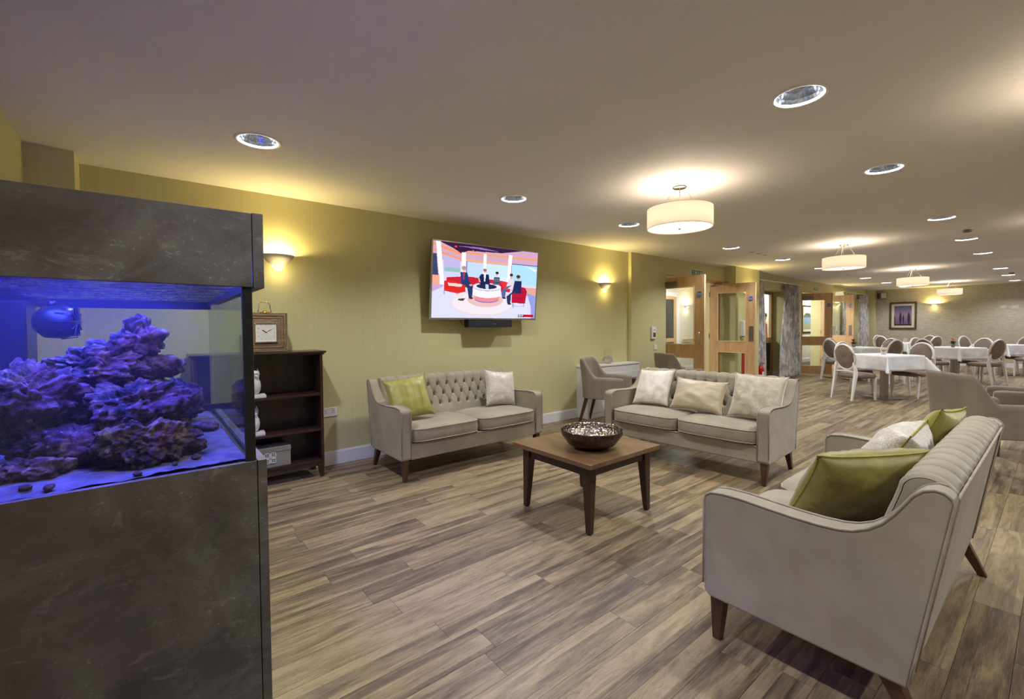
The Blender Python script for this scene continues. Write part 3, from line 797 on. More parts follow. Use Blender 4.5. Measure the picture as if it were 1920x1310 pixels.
# ---------------------------------------------------------------- scatter cushions
def pillow(name, mat, w_, h_, t_, seed, pipe=None, pinch=0.055, wr=0.006, ear=0.0):
    n = 40
    def P(u, v, side):
        au, av = abs(u), abs(v)
        x = u*w_/2*(1-pinch*(1-av**2)*(1.0)) ; z = v*h_/2*(1-pinch*(1-au**2))
        x += math.copysign(ear*(au*av)**8, u); z += math.copysign(ear*(au*av)**8, v)
        e = max(0.0, (1-au**2.6)*(1-av**2.6))
        th = t_/2*e**0.42
        q = noise.noise(Vector((u*2.2+seed, v*2.2, side*1.7)))
        cr = noise.noise(Vector((u*7+seed*2, v*3.0, side*4)))*(max(au,av)**2)
        cr2 = noise.noise(Vector((u*3, v*8+seed, side*2)))*(max(au,av)**2)
        th = th*(1+0.16*q) + wr*(cr+cr2)*(e**0.3)
        return (x, side*th, z)
    mb = MB(); 
    for side in (-1, 1):
        mb.grid(lambda a, b: P(a*2-1, b*2-1, side), n, n)
    o = mb.build(name, mat, smooth=True, fix=False)
    bm = bmesh.new(); bm.from_mesh(o.data); bmesh.ops.remove_doubles(bm, verts=bm.verts, dist=0.0004); bmesh.ops.recalc_face_normals(bm, faces=bm.faces); bm.to_mesh(o.data); bm.free()
    ring = []
    for i in range(0, n): ring.append(P(i/n*2-1, -1, 1))
    for i in range(0, n): ring.append(P(1, i/n*2-1, 1))
    for i in range(n, 0, -1): ring.append(P(i/n*2-1, 1, 1))
    for i in range(n, 0, -1): ring.append(P(-1, i/n*2-1, 1))
    MB().tube(ring, 0.0045, 6, closed=True).build('piping', pipe or mat, o, smooth=True)
    return o
def put(o, loc, rz, tilt, rollz, label):
    """tilt leans the top backwards (+y local), roll turns in the cushion plane"""
    o.matrix_world = Matrix.Translation(loc) @ Matrix.Rotation(rz,4,'Z') @ Matrix.Rotation(-tilt,4,'X') @ Matrix.Rotation(rollz,4,'Y')
    return tag(o, label, 'cushion')
M_['green_pipe'] = pbr('green_piping', srgb(140,134,52), srgb(160,154,70), 0.5, nscale=30)
M_['dark_pipe'] = pbr('dark_taupe_piping', srgb(104,92,78), srgb(126,112,96), 0.6, nscale=30)
M_['silver_weave'] = pbr('silver_scale_weave', srgb(188,180,166), srgb(222,216,205), 0.35, nscale=110, detail=1, bscale=140, bstr=0.35, sheen=0.5)
cz = 0.478
put(pillow('scatter_cushion', M_['green_silk'], 0.38, 0.38, 0.14, 1.0, M_['green_pipe'], ear=0.012), (1.85, 3.79, cz+0.195), R(-14), R(24), R(-8), 'pale green striped silk cushion in the left corner of the sofa below the television')
put(pillow('scatter_cushion', M_['silver_weave'], 0.38, 0.36, 0.14, 2.3, M_['silver_weave'], ear=0.012), (2.945, 3.84, cz+0.18), R(2), R(14), R(7), 'silvery cream patterned cushion on the right of the sofa below the television')
put(pillow('scatter_cushion', M_['cream_velvet'], 0.40, 0.40, 0.14, 3.1, M_['dark_pipe'], ear=0.012), (4.185, 2.755, cz+0.185), R(-87), R(30), R(-3), 'white crushed velvet cushion with dark piping at the left end of the far sofa')
put(pillow('scatter_cushion', M_['beige_silk'], 0.50, 0.31, 0.15, 4.7, M_['beige_silk'], ear=0.012), (4.175, 2.25, cz+0.155), R(-86), R(26), R(2), 'oblong plain beige satin cushion in the middle of the far sofa')
put(pillow('scatter_cushion', M_['pattern_cream'], 0.42, 0.40, 0.14, 5.9, M_['cream_velvet'], ear=0.012), (4.20, 1.715, cz+0.195), R(-84), R(24), R(2), 'patterned cream chenille cushion at the right end of the far sofa')
put(pillow('scatter_cushion', M_['green_herring'], 0.47, 0.40, 0.19, 6.4, M_['green_pipe'], wr=0.010, ear=0.014), (2.32, 0.55, cz+0.150), PI+R(-36), R(34), R(2), 'large olive green herringbone cushion nearest the viewer on the near sofa')
put(pillow('scatter_cushion', M_['silver_weave'], 0.40, 0.38, 0.22, 7.7, M_['green_pipe'], wr=0.010, ear=0.012), (2.87, 0.53, cz+0.165), PI+R(2), R(30), R(3), 'silvery cushion with green piping in the middle of the near sofa')
put(pillow('scatter_cushion', M_['green_silk'], 0.40, 0.40, 0.15, 8.8, M_['green_pipe'], ear=0.012), (3.24, 0.44, cz+0.205), PI+R(-8), R(24), R(-5), 'olive green silk cushion at the far end of the near sofa')

# ================================================================= coffee table and bowl
def coffee_table():
    root = empty('coffee_table', (2.4385,2.168,0), 0, 'square walnut coffee table with dark tapered legs between the sofas', 'coffee table')
    hx, hy = 0.375, 0.372
    rbox(-hx,hx,-hy,hy,0.440,0.470,'table_top',M_['table_top'],root,bevel=0.002)
    lx, ly = 0.324, 0.320
    for sx in (-1,1):
        for sy in (-1,1):
            # tapered on the inner faces, outer corner vertical
            lw = 0.064; bw = 0.036
            m1 = MB(); a = (sx*lx, sy*ly)
            top = [(a[0],a[1]),(a[0]-sx*lw,a[1]),(a[0]-sx*lw,a[1]-sy*lw),(a[0],a[1]-sy*lw)]
            bot = [(a[0],a[1]),(a[0]-sx*bw,a[1]),(a[0]-sx*bw,a[1]-sy*bw),(a[0],a[1]-sy*bw)]
            vs = [(x,y,0.006) for x,y in bot]+[(x,y,0.36) for x,y in top]+[(x,y,0.44) for x,y in top]
            fs = [(0,1,2,3),(8,9,10,11)]+[(i,(i+1)%4,4+(i+1)%4,4+i) for i in range(4)]+[(4+i,4+(i+1)%4,8+(i+1)%4,8+i) for i in range(4)]
            g = m1.add(vs,fs).build('leg', M_['table_frame'], root, bevel=0.004)
            MB().frustum((a[0]-sx*bw/2,a[1]-sy*bw/2,0),0.022,0.022,(a[0]-sx*bw/2,a[1]-sy*bw/2,0.008),0.026,0.026).build('glide', M_['black'], g)
    for s in (-1,1):
        rbox(-lx+0.064,lx-0.064,*sorted((s*(ly-0.012),s*(ly-0.034))),0.368,0.440,'apron',M_['table_frame'],root,bevel=0.001)
        rbox(*sorted((s*(lx-0.012),s*(lx-0.034))),-ly+0.064,ly-0.064,0.368,0.440,'apron',M_['table_frame'],root,bevel=0.001)
coffee_table()
def bowl():
    prof = [(0.0001,0.012),(0.10,0.014),(0.16,0.035),(0.205,0.085),(0.2135,0.118),(0.2165,0.119),(0.210,0.084),(0.168,0.030),(0.115,0.006),(0.092,0.004),(0.085,0.0),(0.078,0.0),(0.076,0.006),(0.0001,0.006)]
    pts = []
    for i in range(len(prof)-1):
        for t in (0,0.25,0.5,0.75): pts.append((prof[i][0]*(1-t)+prof[i+1][0]*t, prof[i][1]*(1-t)+prof[i+1][1]*t))
    pts.append(prof[-1])
    o = MB().lathe(pts, 96).build('mosaic_bowl', M_['bowl'], smooth=True)
    o.data.materials.append(M_['bowl_outer'])
    for i, p_ in enumerate(o.data.polygons):
        if i//96 >= 20: p_.material_index = 1
    o.location = (2.395,2.075,0.4705); o.scale = (1,1,1.1)
    return tag(o, 'wide silver mosaic bowl standing on the coffee table', 'bowl')
bowl()

# ================================================================= tub armchairs
def tub_chair():
    root = empty('tub_armchair')
    HWt, D, RC = 0.275, 0.56, 0.13
    # path along the U, outer line (x right, y back)
    path = []
    for t in np.linspace(0,1,16): path.append((-HWt, 0+t*(D-RC)))
    for t in np.linspace(0,1,12)[1:]: a = PI-t*PI/2; path.append((-HWt+RC+RC*math.cos(a), D-RC+RC*math.sin(a)))
    for t in np.linspace(0,1,14)[1:-1]: path.append((-HWt+RC+t*(2*HWt-2*RC), D))
    for t in np.linspace(0,1,12): a = PI/2-t*PI/2; path.append((HWt-RC+RC*math.cos(a), D-RC+RC*math.sin(a)))
    for t in np.linspace(0,1,16)[1:]: path.append((HWt, (D-RC)*(1-t)))
    def top(x, y):
        arm = 0.655 - 0.012*math.exp(-(y/0.03)**2)
        if y < 0.335: return arm
        if y > 0.515: return 0.895
        t = (y-0.335)/0.18; s = t*t*(3-2*t); return 0.655+(0.895-0.655)*s
    TH = 0.066; z0 = 0.37
    vs = []; fs = []; n = len(path); sec = 14
    for i, (x, y) in enumerate(path):
        a = path[max(i-1,0)]; b = path[min(i+1,n-1)]; tx, ty = b[0]-a[0], b[1]-a[1]; l = math.hypot(tx,ty); nx, ny = -ty/l, tx/l   # outward = left of travel
        # path runs front-left -> back -> front-right; outward is to the left of travel reversed
        nx, ny = (-ty/l, tx/l)
        if nx*x+ny*(y-0.25) < 0: nx, ny = -nx, -ny
        H = top(x, y); lean = 0.0
        prof = [(0,z0),(0,z0+0.08),(0,(z0+H)/2),(0,H-0.05),(-0.004,H-0.02),(-0.016,H-0.005),(-TH/2,H),(-TH+0.016,H-0.005),(-TH+0.004,H-0.02),(-TH,H-0.05),(-TH,(z0+H)/2),(-TH,z0+0.1),(-TH,z0+0.05),(-TH,z0)]
        for (o_, z) in prof:
            ln = 0.045*max(0,(z-0.5))/0.4*max(0,min(1,(y-0.2)/0.3))   # the back leans away
            fr = 1.0 - 0.06*max(0, (0.37+0.5-z))*0  
            vs.append((x+nx*o_, y+ny*o_+ln, z))
    for i in range(n-1):
        for k in range(sec): q = (k+1)%sec; fs.append((i*sec+k,(i+1)*sec+k,(i+1)*sec+q,i*sec+q))
    fs.append(tuple(range(sec))); fs.append(tuple((n-1)*sec+k for k in range(sec))[::-1])
    MB().add(vs,fs).build('shell', M_['velvet_dk'], root, bevel=0.012, seg=3)
    iw = HWt-TH
    sc = MB()
    def fn(u, v):
        a = 2*PI*u; c, s = math.cos(a), math.sin(a); q = (abs(c)**6+abs(s)**6)**(-1/6)
        rings = [(0,0.485),(0.6,0.483),(0.88,0.474),(0.97,0.458),(1.0,0.43),(1.0,0.372),(0,0.372)]
        r_, z_ = rings[int(round(v*6))]
        return (iw*0.995*r_*c*q, 0.240+0.245*r_*s*q, z_)
    sc.grid(fn, 40, 6, wrapu=True); sc.build('seat', M_['velvet_dk'], root, smooth=True)
    for sx in (-1,1):
        MB().frustum((sx*(HWt-0.03),0.035,0),0.028,0.028,(sx*(HWt-0.045),0.045,0.375),0.046,0.046).build('leg', M_['leg_wood'], root, bevel=0.003)
        MB().frustum((sx*(HWt-0.03),D+0.03,0),0.028,0.028,(sx*(HWt-0.07),D-0.07,0.375),0.046,0.046).build('leg', M_['leg_wood'], root, bevel=0.003)
    return root
TG = 'taupe tub armchairs'
t1 = tub_chair()
def tub(o, cx, cy, az, label):
    """cx, cy = centre of the chair, az = direction it faces (deg)"""
    rz = R(az+90)        # local -y is the front
    c = Vector((0,0.28,0)); c.rotate(Euler((0,0,rz)))
    place(o, cx-c.x, cy-c.y, rz, label, 'armchair', TG)
tub(t1, 4.76, 3.86, -66, 'taupe tub armchair in front of the white radiator cover')
tub(copy_tree(t1), 6.50, 3.84, -25, 'taupe tub armchair beside the oak double doors, behind the far sofa')
tub(copy_tree(t1), 5.58, 0.43, -50, 'taupe tub armchair behind the near sofa, seen from the back')
tub(copy_tree(t1), 6.78, 0.20, 100, 'taupe tub armchair cut off by the right edge, turned towards the room')
def side_table():
    root = empty('side_table', (5.90,3.99,0), 0, 'small dark wood side table between the armchair and the far sofa', 'side table')
    rbox(-0.22,0.22,-0.22,0.22,0.50,0.525,'table_top',M_['table_frame'],root,bevel=0.002)
    for sx in (-1,1):
        for sy in (-1,1): MB().frustum((sx*0.19,sy*0.19,0),0.03,0.03,(sx*0.185,sy*0.185,0.5),0.045,0.045).build('leg',M_['table_frame'],root,bevel=0.002)
    for s in (-1,1):
        rbox(-0.163,0.163,*sorted((s*0.17,s*0.19)),0.44,0.5,'apron',M_['table_frame'],root); rbox(*sorted((s*0.17,s*0.19)),-0.163,0.163,0.44,0.5,'apron',M_['table_frame'],root)
side_table()

# ================================================================= dining furniture
def dining_chair():
    root = empty('dining_chair')
    # local: front towards -y, back at +y, seat centre at origin
    oc = Vector((0,0.215,0.745)); tilt = R(12); ew, eh = 0.195, 0.225
    MT = Matrix.Translation(oc) @ Matrix.Rotation(-tilt,4,'X')
    ring = [MT @ Vector((ew*math.cos(a),0,eh*math.sin(a))) for a in np.linspace(0,2*PI,33)[:-1]]
    fr = MB().tube(ring, 0.019, 8, closed=True)
    fr.build('back_frame', M_['chair_white'], root, smooth=True)
    pad = MB()
    def pf(u, v):
        a = 2*PI*u; r_ = [0,0.10,0.5,0.85,0.97,1.0,0.97,0.85,0.5,0.0][int(round(v*9))]
        t = [-0.012,-0.022,-0.024,-0.018,-0.010,0,0.010,0.016,0.022,0.022][int(round(v*9))]
        return MT @ Vector((0.178*r_*math.cos(a), -t, 0.208*r_*math.sin(a)))
    pad.grid(pf, 32, 9, wrapu=True)
    p_ = pad.build('back_pad', M_['taupe_seat'], root, smooth=True)
    MB().lathe([(0.0001,0.006),(0.008,0.004),(0.011,0)],10).xform(MT @ Matrix.Translation((0,0.0145,0)) @ Matrix.Rotation(R(-90),4,'X')).build('button', M_['taupe_seat'], p_, smooth=True)
    def sf(u, v):
        a = 2*PI*u; c, s = math.cos(a), math.sin(a); q = (abs(c)**5+abs(s)**5)**(-1/5)
        r_, z_ = [(0,0.475),(0.55,0.474),(0.85,0.466),(0.96,0.452),(1.0,0.43),(1.0,0.405),(0.97,0.385),(0,0.385)][int(round(v*7))]
        y = -0.01+0.215*r_*s*q; wid = 0.228 - 0.10*(y)
        return (wid*r_*c*q, y, z_)
    MB().grid(sf, 36, 7, wrapu=True).build('seat', M_['taupe_seat'], root, smooth=True)
    for s in (-1,1):
        MB().frustum((s*0.205,-0.190,0),0.026,0.026,(s*0.208,-0.180,0.40),0.044,0.044).build('leg', M_['chair_white'], root, bevel=0.004)
        pts = [(s*0.200,0.275,0.0),(s*0.198,0.232,0.25),(s*0.198,0.205,0.42),(s*0.200,0.200,0.50),(s*0.190,0.205,0.56),(s*0.165,0.210,0.615),(s*0.170,0.218,0.66)]
        # square-section rear leg
        mb = MB(); ws = [0.026,0.038,0.046,0.044,0.036,0.028,0.018]; ds=[0.028,0.04,0.05,0.046,0.036,0.03,0.02]
        for i in range(len(pts)-1): pass
        vs = []; fs = []
        for (x,y,z), w_, d_ in zip(pts, ws, ds):
            vs += [(x-w_/2,y-d_/2,z),(x+w_/2,y-d_/2,z),(x+w_/2,y+d_/2,z),(x-w_/2,y+d_/2,z)]
        fs.append((0,3,2,1)); k=len(pts)-1; fs.append((4*k,4*k+1,4*k+2,4*k+3))
        for i in range(k):
            for j in range(4): q=(j+1)%4; fs.append((4*i+j,4*i+q,4*i+4+q,4*i+4+j))
        mb.add(vs,fs).build('leg', M_['chair_white'], root, bevel=0.004)
    MB().tube([(-0.198,0.202,0.49),(0,0.205,0.505),(0.198,0.202,0.49)],0.014,8).build('cross_rail', M_['chair_white'], root, smooth=True)
    return root
dchair = dining_chair(); used = [False]
def put_chair(x, y, az, label):
    o = dchair if not used[0] else copy_tree(dchair); used[0] = True
    place(o, x, y, R(az+90), label, 'dining chair', 'white oval-back dining chairs')
def cloth(h, ov, seed):
    Lc = h+ov; n = 44
    def fn(u, v):
        a = (u*2-1)*Lc; b = (v*2-1)*Lc
        da = max(0, abs(a)-h); db = max(0, abs(b)-h)
        sa = math.copysign(1,a); sb = math.copysign(1,b)
        x = sa*min(abs(a),h); y = sb*min(abs(b),h)
        mn = min(da,db); mx = max(da,db); k = 0.07 + (0.55*mn/mx if mx > 0 else 0)
        z = -math.sqrt(da*da+db*db - (k*da)**2 - (k*db)**2) if mx > 0 else 0
        wob = noise.noise(Vector((a*6+seed, b*6, 1)))*0.02*mx/ov
        x += sa*(k*da+ (0.004 if da>0 else 0)) + (wob if da > 0 and db == 0 else 0); y += sb*(k*db + (0.004 if db>0 else 0)) + (wob if db > 0 and da == 0 else 0)
        z += 0.0012*noise.noise(Vector((a*9,b*9,seed)))
        return (x, y, z)
    mb = MB().grid(fn, n, n)
    o = mb.build('tablecloth', M_['linen'], smooth=True)
    sd = o.modifiers.new('solid','SOLIDIFY'); sd.thickness = 0.002; sd.offset = 1
    return o
def dining_table(x, y, rot, tl, cl):
    root = empty('dining_table', (x,y,0), R(rot), tl, 'dining table', 'pedestal tables under white cloths')
    h = 0.37
    rbox(-h,h,-h,h,0.745,0.772,'table_top',M_['table_frame'],root,bevel=0.002)
    rbox(-0.045,0.045,-0.045,0.045,0.012,0.745,'pedestal',M_['steel'],root,bevel=0.006)
    rbox(-0.24,0.24,-0.24,0.24,0.002,0.014,'base_plate',M_['steel'],root,bevel=0.003)
    c = cloth(h+0.004, 0.26, x); c.location=(x,y,0.776); c.rotation_euler=(0,0,R(rot)); tag(c, cl, 'tablecloth', 'white tablecloths')
    return root
TBL = [((10.22,2.02), 'pedestal dining table nearest the sofas, under a white cloth', 'white cloth on the dining table nearest the sofas',
        'the nearest dining table', (150,60,-62)),
       ((13.15,3.05), 'pedestal dining table beside the far oak doors, under a white cloth', 'white cloth on the dining table beside the far oak doors',
        'the table by the far oak doors', (150,60,-30,-120)),
       ((14.45,1.60), 'pedestal dining table with the coral flower pot, under a white cloth', 'white cloth on the dining table with the coral flower pot',
        'the table with coral flowers', (150,60,-30,-120)),
       ((17.1,1.02), 'pedestal dining table at the right edge, under a white cloth', 'white cloth on the dining table at the right edge',
        'the rightmost dining table', (60,-30,-120)),
       ((17.35,2.95), 'pedestal dining table below the cypress picture, under a white cloth', 'white cloth on the dining table below the cypress picture',
        'the table below the cypress picture', (150,60,-30,-120))]
SIDE = {150:'front left',60:'rear left',-30:'rear right',-120:'front right',-62:'right'}
for (c, tl, cl, where, sides) in TBL:
    dining_table(c[0], c[1], -30, tl, cl)
    for a in sides:
        x, y, az = (c[0]+0.60*math.cos(R(a)), c[1]+0.60*math.sin(R(a)), a+180) if a != -62 else (10.70, 1.72, 158)
        put_chair(x, y, az, 'white oval-back chair at the %s of %s' % (SIDE[a], where))
# small things on the tables
def jar(x, y, label):
    root = empty('condiment_pot', (x,y,0.780), 0.3, label, 'pot')
    MB().lathe([(0.0001,0),(0.035,0),(0.045,0.075),(0.041,0.075),(0.032,0.006),(0.0001,0.006)],20).build('pot', M_['ceramic'], root, smooth=True)
    rbox(-0.075,0.075,-0.045,0.045,0.078,0.100,'lid',M_['wicker_lid'],root,bevel=0.004)
    rbox(-0.05,0.05,-0.025,0.025,0.100,0.112,'napkins',M_['mount'],root,bevel=0.003)
jar(10.15,2.02,'small white pot with pale napkins on the nearest dining table')
jar(17.3,2.95,'small white pot with pale napkins on the table below the cypress picture')
jar(17.05,1.05,'small white pot with pale napkins on the dining table at the right edge')
def flower(x, y, label, petal, coral=True):
    root = empty('flower_pot', (x,y,0.780), 0, label, 'flower pot')
    MB().lathe([(0.0001,0),(0.032,0),(0.044,0.075),(0.040,0.075),(0.034,0.062),(0.0001,0.062)],20).build('pot', M_['terracotta'], root, smooth=True)
    rr = random.Random(int(x*10)); lv = MB(); fl_ = MB()
    for k in range(16):
        a = rr.uniform(0,2*PI); l = rr.uniform(0.07,0.13); e = rr.uniform(0.2,1.1); b = Vector((0,0,0.065))
        d = Vector((math.cos(a)*math.cos(e),math.sin(a)*math.cos(e),math.sin(e))); s = d.cross(Vector((0,0,1))).normalized()*0.022
        m1 = b+d*l*0.55; t = b+d*l+Vector((0,0,-0.015))
        lv.add([b,m1+s,t,m1-s],[(0,1,2,3)])
    lv.build('foliage', M_['leaf'] if coral else M_['leaf_brown'], root)
    for k in range(9 if coral else 6):
        a = rr.uniform(0,2*PI); r_ = rr.uniform(0,0.05); c = Vector((math.cos(a)*r_,math.sin(a)*r_,rr.uniform(0.14,0.20)))
        fl_.lathe([(0.0001,-0.012),(0.020,-0.004),(0.024,0.006),(0.0001,0.012)],8,c)
    fl_.build('blooms', petal, root, smooth=True)
flower(14.3,1.6,'grey pot of coral flowers on a white clothed table', M_['coral_flower'])
flower(13.0,3.15,'grey pot with a small brown plant on the table beside the far oak doors', M_['leaf_brown'], False)

# ================================================================= aquarium
AY = 1.466
def aquarium():
    root = empty('aquarium', (0,0,0), 0, 'large lit marine aquarium in a dark stone-look cabinet at the left', 'aquarium')
    XL, XR, YB2 = -0.570, 0.236, 2.560
    st = M_['stone']
    rbox(XL,XR,AY,AY+0.018,0,0.933,'cabinet_front',st,root,bevel=0.0015)
    rbox(XR+0.002,XR+0.026,AY,YB2,0,0.933,'cabinet_side',st,root,bevel=0.0015)
    rbox(XL,XR,YB2-0.018,YB2,0,0.933,'cabinet_back',st,root)
    rbox(XL,XR,AY+0.018,YB2-0.018,0.895,0.915,'cabinet_top',M_['black'],root)
    rbox(XL,XR,AY,AY+0.018,1.433,1.643,'hood_front',st,root,bevel=0.0015)
    rbox(XR+0.002,XR+0.030,AY,YB2,1.431,1.645,'hood_side',st,root,bevel=0.0015)
    rbox(XL,XR,YB2-0.018,YB2,1.433,1.643,'hood_back',st,root)
    rbox(XL-0.012,XL-0.001,AY,YB2,0,1.643,'cabinet_side',st,root)
    g = M_['tank_glass']; z0, z1 = 0.916, 1.448
    rbox(XL+0.002,0.231,AY+0.020,AY+0.030,z0,z1,'front_glass',g,root)
    rbox(0.222,0.231,AY+0.0305,2.528,z0,z1,'side_glass',g,root)
    rbox(XL+0.002,0.231,2.5285,2.5385,z0,z1,'back_glass',g,root)
    k = MB(); k.box(0.209,0.235,AY+0.004,AY+0.0195,0.934,1.432); k.build('corner_trim', M_['black'], root, bevel=0.002)
    t = MB(); t.box(XL+0.002,0.231,2.520,2.528,1.405,1.448); t.box(0.2145,0.2215,AY+0.031,2.52,1.42,1.448); t.box(XL+0.002,0.231,2.520,2.528,0.916,0.962)
    t.box(0.2145,0.2215,AY+0.031,2.52,0.916,0.934)
    t.build('frame_trim', M_['black'], root)
    # sand bed
    def sf(u, v):
        x = XL+0.003+(0.214-XL-0.003)*u; y = AY+0.0315+(2.5195-AY-0.0315)*v
        z = 0.934+0.010*noise.noise(Vector((x*9,y*9,0)))+0.004*noise.noise(Vector((x*40,y*40,3)))
        return (x,y,z)
    MB().grid(sf, 90, 110).build('sand_bed', M_['sand'], root, smooth=True, fix=False, kind='stuff')
    # water: wavy surface and a faintly scattering body
    m_, nt, out = newmat('water_surface')
    tr = nt.nodes.new('ShaderNodeBsdfTransparent'); tr.inputs[0].default_value=(0.96,0.98,1,1)
    gl = nt.nodes.new('ShaderNodeBsdfGlossy'); gl.inputs['Roughness'].default_value=0.03; gl.inputs[0].default_value=(0.85,0.9,1,1)
    lw = nt.nodes.new('ShaderNodeLayerWeight'); lw.inputs[0].default_value=0.35
    nb = bump(nt, noise_tex(nt, coords(nt,(1,1,1)), 16, 3, 0.5, 0.5), 1.0, 0.05); L(nt, nb, gl.inputs['Normal'])
    mx = nt.nodes.new('ShaderNodeMixShader'); L(nt, lw.outputs['Facing'], mx.inputs[0]); L(nt, tr.outputs[0], mx.inputs[1]); L(nt, gl.outputs[0], mx.inputs[2]); L(nt, mx.outputs[0], out.inputs[0])
    MB().grid(lambda u,v: (XL+0.003+(0.221-XL-0.003)*u, AY+0.031+(2.5275-AY-0.031)*v, 1.4365+0.0015*noise.noise(Vector((u*9,v*12,0)))), 60, 70).build('water_surface', m_, root, smooth=True, fix=False)
    m_, nt, out = newmat('water_body')
    vs = nt.nodes.new('ShaderNodeVolumeScatter'); vs.inputs[0].default_value=(0.55,0.65,1,1); vs.inputs['Density'].default_value=0.05; vs.inputs['Anisotropy'].default_value=0.2
    L(nt, vs.outputs[0], out.inputs['Volume'])
    rbox(XL+0.004,0.2205,AY+0.032,2.527,0.93,1.434,'water',m_,root)
    # overflow weir and lamp
    rbox(XL+0.004,-0.335,2.33,2.518,0.95,1.42,'overflow_box',M_['black'],root,bevel=0.004)
    lb = rbox(-0.42,0.10,1.75,2.28,1.560,1.590,'lamp_bar',M_['black'],root,bevel=0.004)
    MB().box(-0.40,0.08,1.77,2.26,1.556,1.5595).build('led_panel', emis('blue_led_panel',(0.03,0.05,1.0,1),6.0), lb)
    for (x, y) in ((-0.36,AY+0.03),(0.04,AY+0.03)):
        MB().box(x-0.01,x+0.01,AY+0.019,2.54,1.591,1.600).build('lamp_bracket', M_['steel'], lb)
aquarium()
area_light('aquarium_lamp', (-0.16,2.0,1.552), (0,0,0), 0.46, TANK_W, (0.06,0.07,1.0), 'RECTANGLE', 0.48)
area_light('aquarium_lamp', (-0.16,1.62,1.552), (0,0,0), 0.40, TANK_W*0.25, (0.10,0.08,1.0), 'RECTANGLE', 0.05)

def rock(cx, cy, cz, rx, ry, rz_, seed, label, sub=5, ridge=0.5):
    bm = bmesh.new(); bmesh.ops.create_icosphere(bm, subdivisions=sub, radius=1.0)
    for v in bm.verts:
        p_ = v.co.normalized(); q = Vector((p_.x*rx, p_.y*ry, p_.z*rz_))
        s = Vector((seed*3.1, seed*1.7, seed))
        n1 = noise.fractal(q*9+s, 0.9, 2.1, 4); n2 = noise.turbulence(q*22+s, 3, False); n3 = noise.noise(q*75+s)
        n4 = noise.noise(q*170+s)
        k = 1+0.32*n1 + 0.30*(n2-0.30) + 0.12*n3 + 0.05*n4
        v.co = q*k
    me = bpy.data.meshes.new('live_rock'); bm.to_mesh(me); bm.free(); me.materials.append(M_['rock'])
    me.polygons.foreach_set('use_smooth',[True]*len(me.polygons))
    o = bpy.data.objects.new('live_rock', me); COL.objects.link(o); o.location=(cx,cy,cz)
    return tag(o, label, 'rock', 'live rocks in the aquarium')
RK = [(-0.285,1.86,1.10,0.155,0.13,0.12,'big brown rock lump at the left of the aquarium reef'),
      (-0.125,1.97,1.18,0.150,0.12,0.085,'purple rock on the sloping shoulder of the aquarium reef'),
      (-0.025,1.93,1.285,0.072,0.06,0.085,'blue-lit rock tower at the peak of the aquarium reef'),
      (0.015,1.96,1.190,0.082,0.06,0.046,'knobbly rock jutting right below the reef peak'),
      (-0.030,1.80,1.075,0.125,0.12,0.080,'pinkish rock in the middle of the aquarium reef'),
      (-0.012,1.70,0.985,0.125,0.11,0.078,'pale crusted rock at the lower right of the aquarium reef'),
      (-0.180,1.76,0.985,0.130,0.10,0.062,'low brown rock under the middle of the aquarium reef'),
      (-0.250,1.68,0.955,0.085,0.07,0.034,'flat dark rock on the sand at the reef foot'),
      (0.075,2.25,1.02,0.085,0.08,0.100,'shadowed rock mound behind the reef at the right'),
      (0.172,2.05,0.945,0.036,0.04,0.018,'small rubble rock on the open sand at the right'),
      (-0.400,1.74,0.985,0.070,0.06,0.055,'small dark rock in the lower left corner of the tank'),
      (-0.050,2.02,1.06,0.13,0.12,0.13,'dark rock buried inside the aquarium reef')]
for i, r_ in enumerate(RK):
    rock(*r_[:6], i*2.37+1, r_[6], (3 if i == 9 else 6 if i in (0,1,4,5) else 5))
for i, (x, y, s_) in enumerate(((-0.03,1.515,0.012),(-0.236,1.55,0.016),(-0.19,1.527,0.015),(0.10,1.60,0.012),(0.13,1.80,0.014),(0.05,1.56,0.009))):
    o = rock(x, y, 0.940, s_, s_, s_*0.7, 40+i, ['tiny pebble of rubble on the sand below the pale rock','rounded rubble pebble on the sand at the left','flat rubble pebble close to the left front glass','rubble pebble right of the reef foot','brown rubble pebble midway on the open sand','smallest rubble chip by the front glass'][i], 3)
def pump(loc, r_, ln, rz, label, front=False):
    root = empty('wave_pump', loc, rz, label, 'pump')
    MB().lathe([(0.0001,-ln/2),(r_*0.55,-ln/2),(r_*0.95,-ln*0.28),(r_,0),(r_,ln*0.2),(r_*0.8,ln/2),(0.0001,ln/2)],28).xform(Matrix.Rotation(R(90),4,'Y')).build('housing', M_['black'], root, smooth=True)
    cg = MB()
    for k in range(12):
        a = 2*PI*k/12; cg.tube([(ln*0.52,0.2*r_*math.cos(a),0.2*r_*math.sin(a)),(ln*0.50,r_*0.95*math.cos(a),r_*0.95*math.sin(a)),(ln*0.1,r_*1.04*math.cos(a),r_*1.04*math.sin(a))],0.002,5)
    cg.build('grille', M_['black'], root)
    MB().tube([(-ln*0.1,0,r_*0.9),(-ln*0.1,0.0,r_+0.015)],0.012,8).build('bracket', M_['black'], root, smooth=True)
pump((-0.256,2.30,1.345), 0.060, 0.11, R(-10), 'dark wave pump hanging at the back of the aquarium')
pump((-0.42,1.68,1.345), 0.075, 0.12, R(-30), 'dark wave pump cut off by the left edge of the picture')

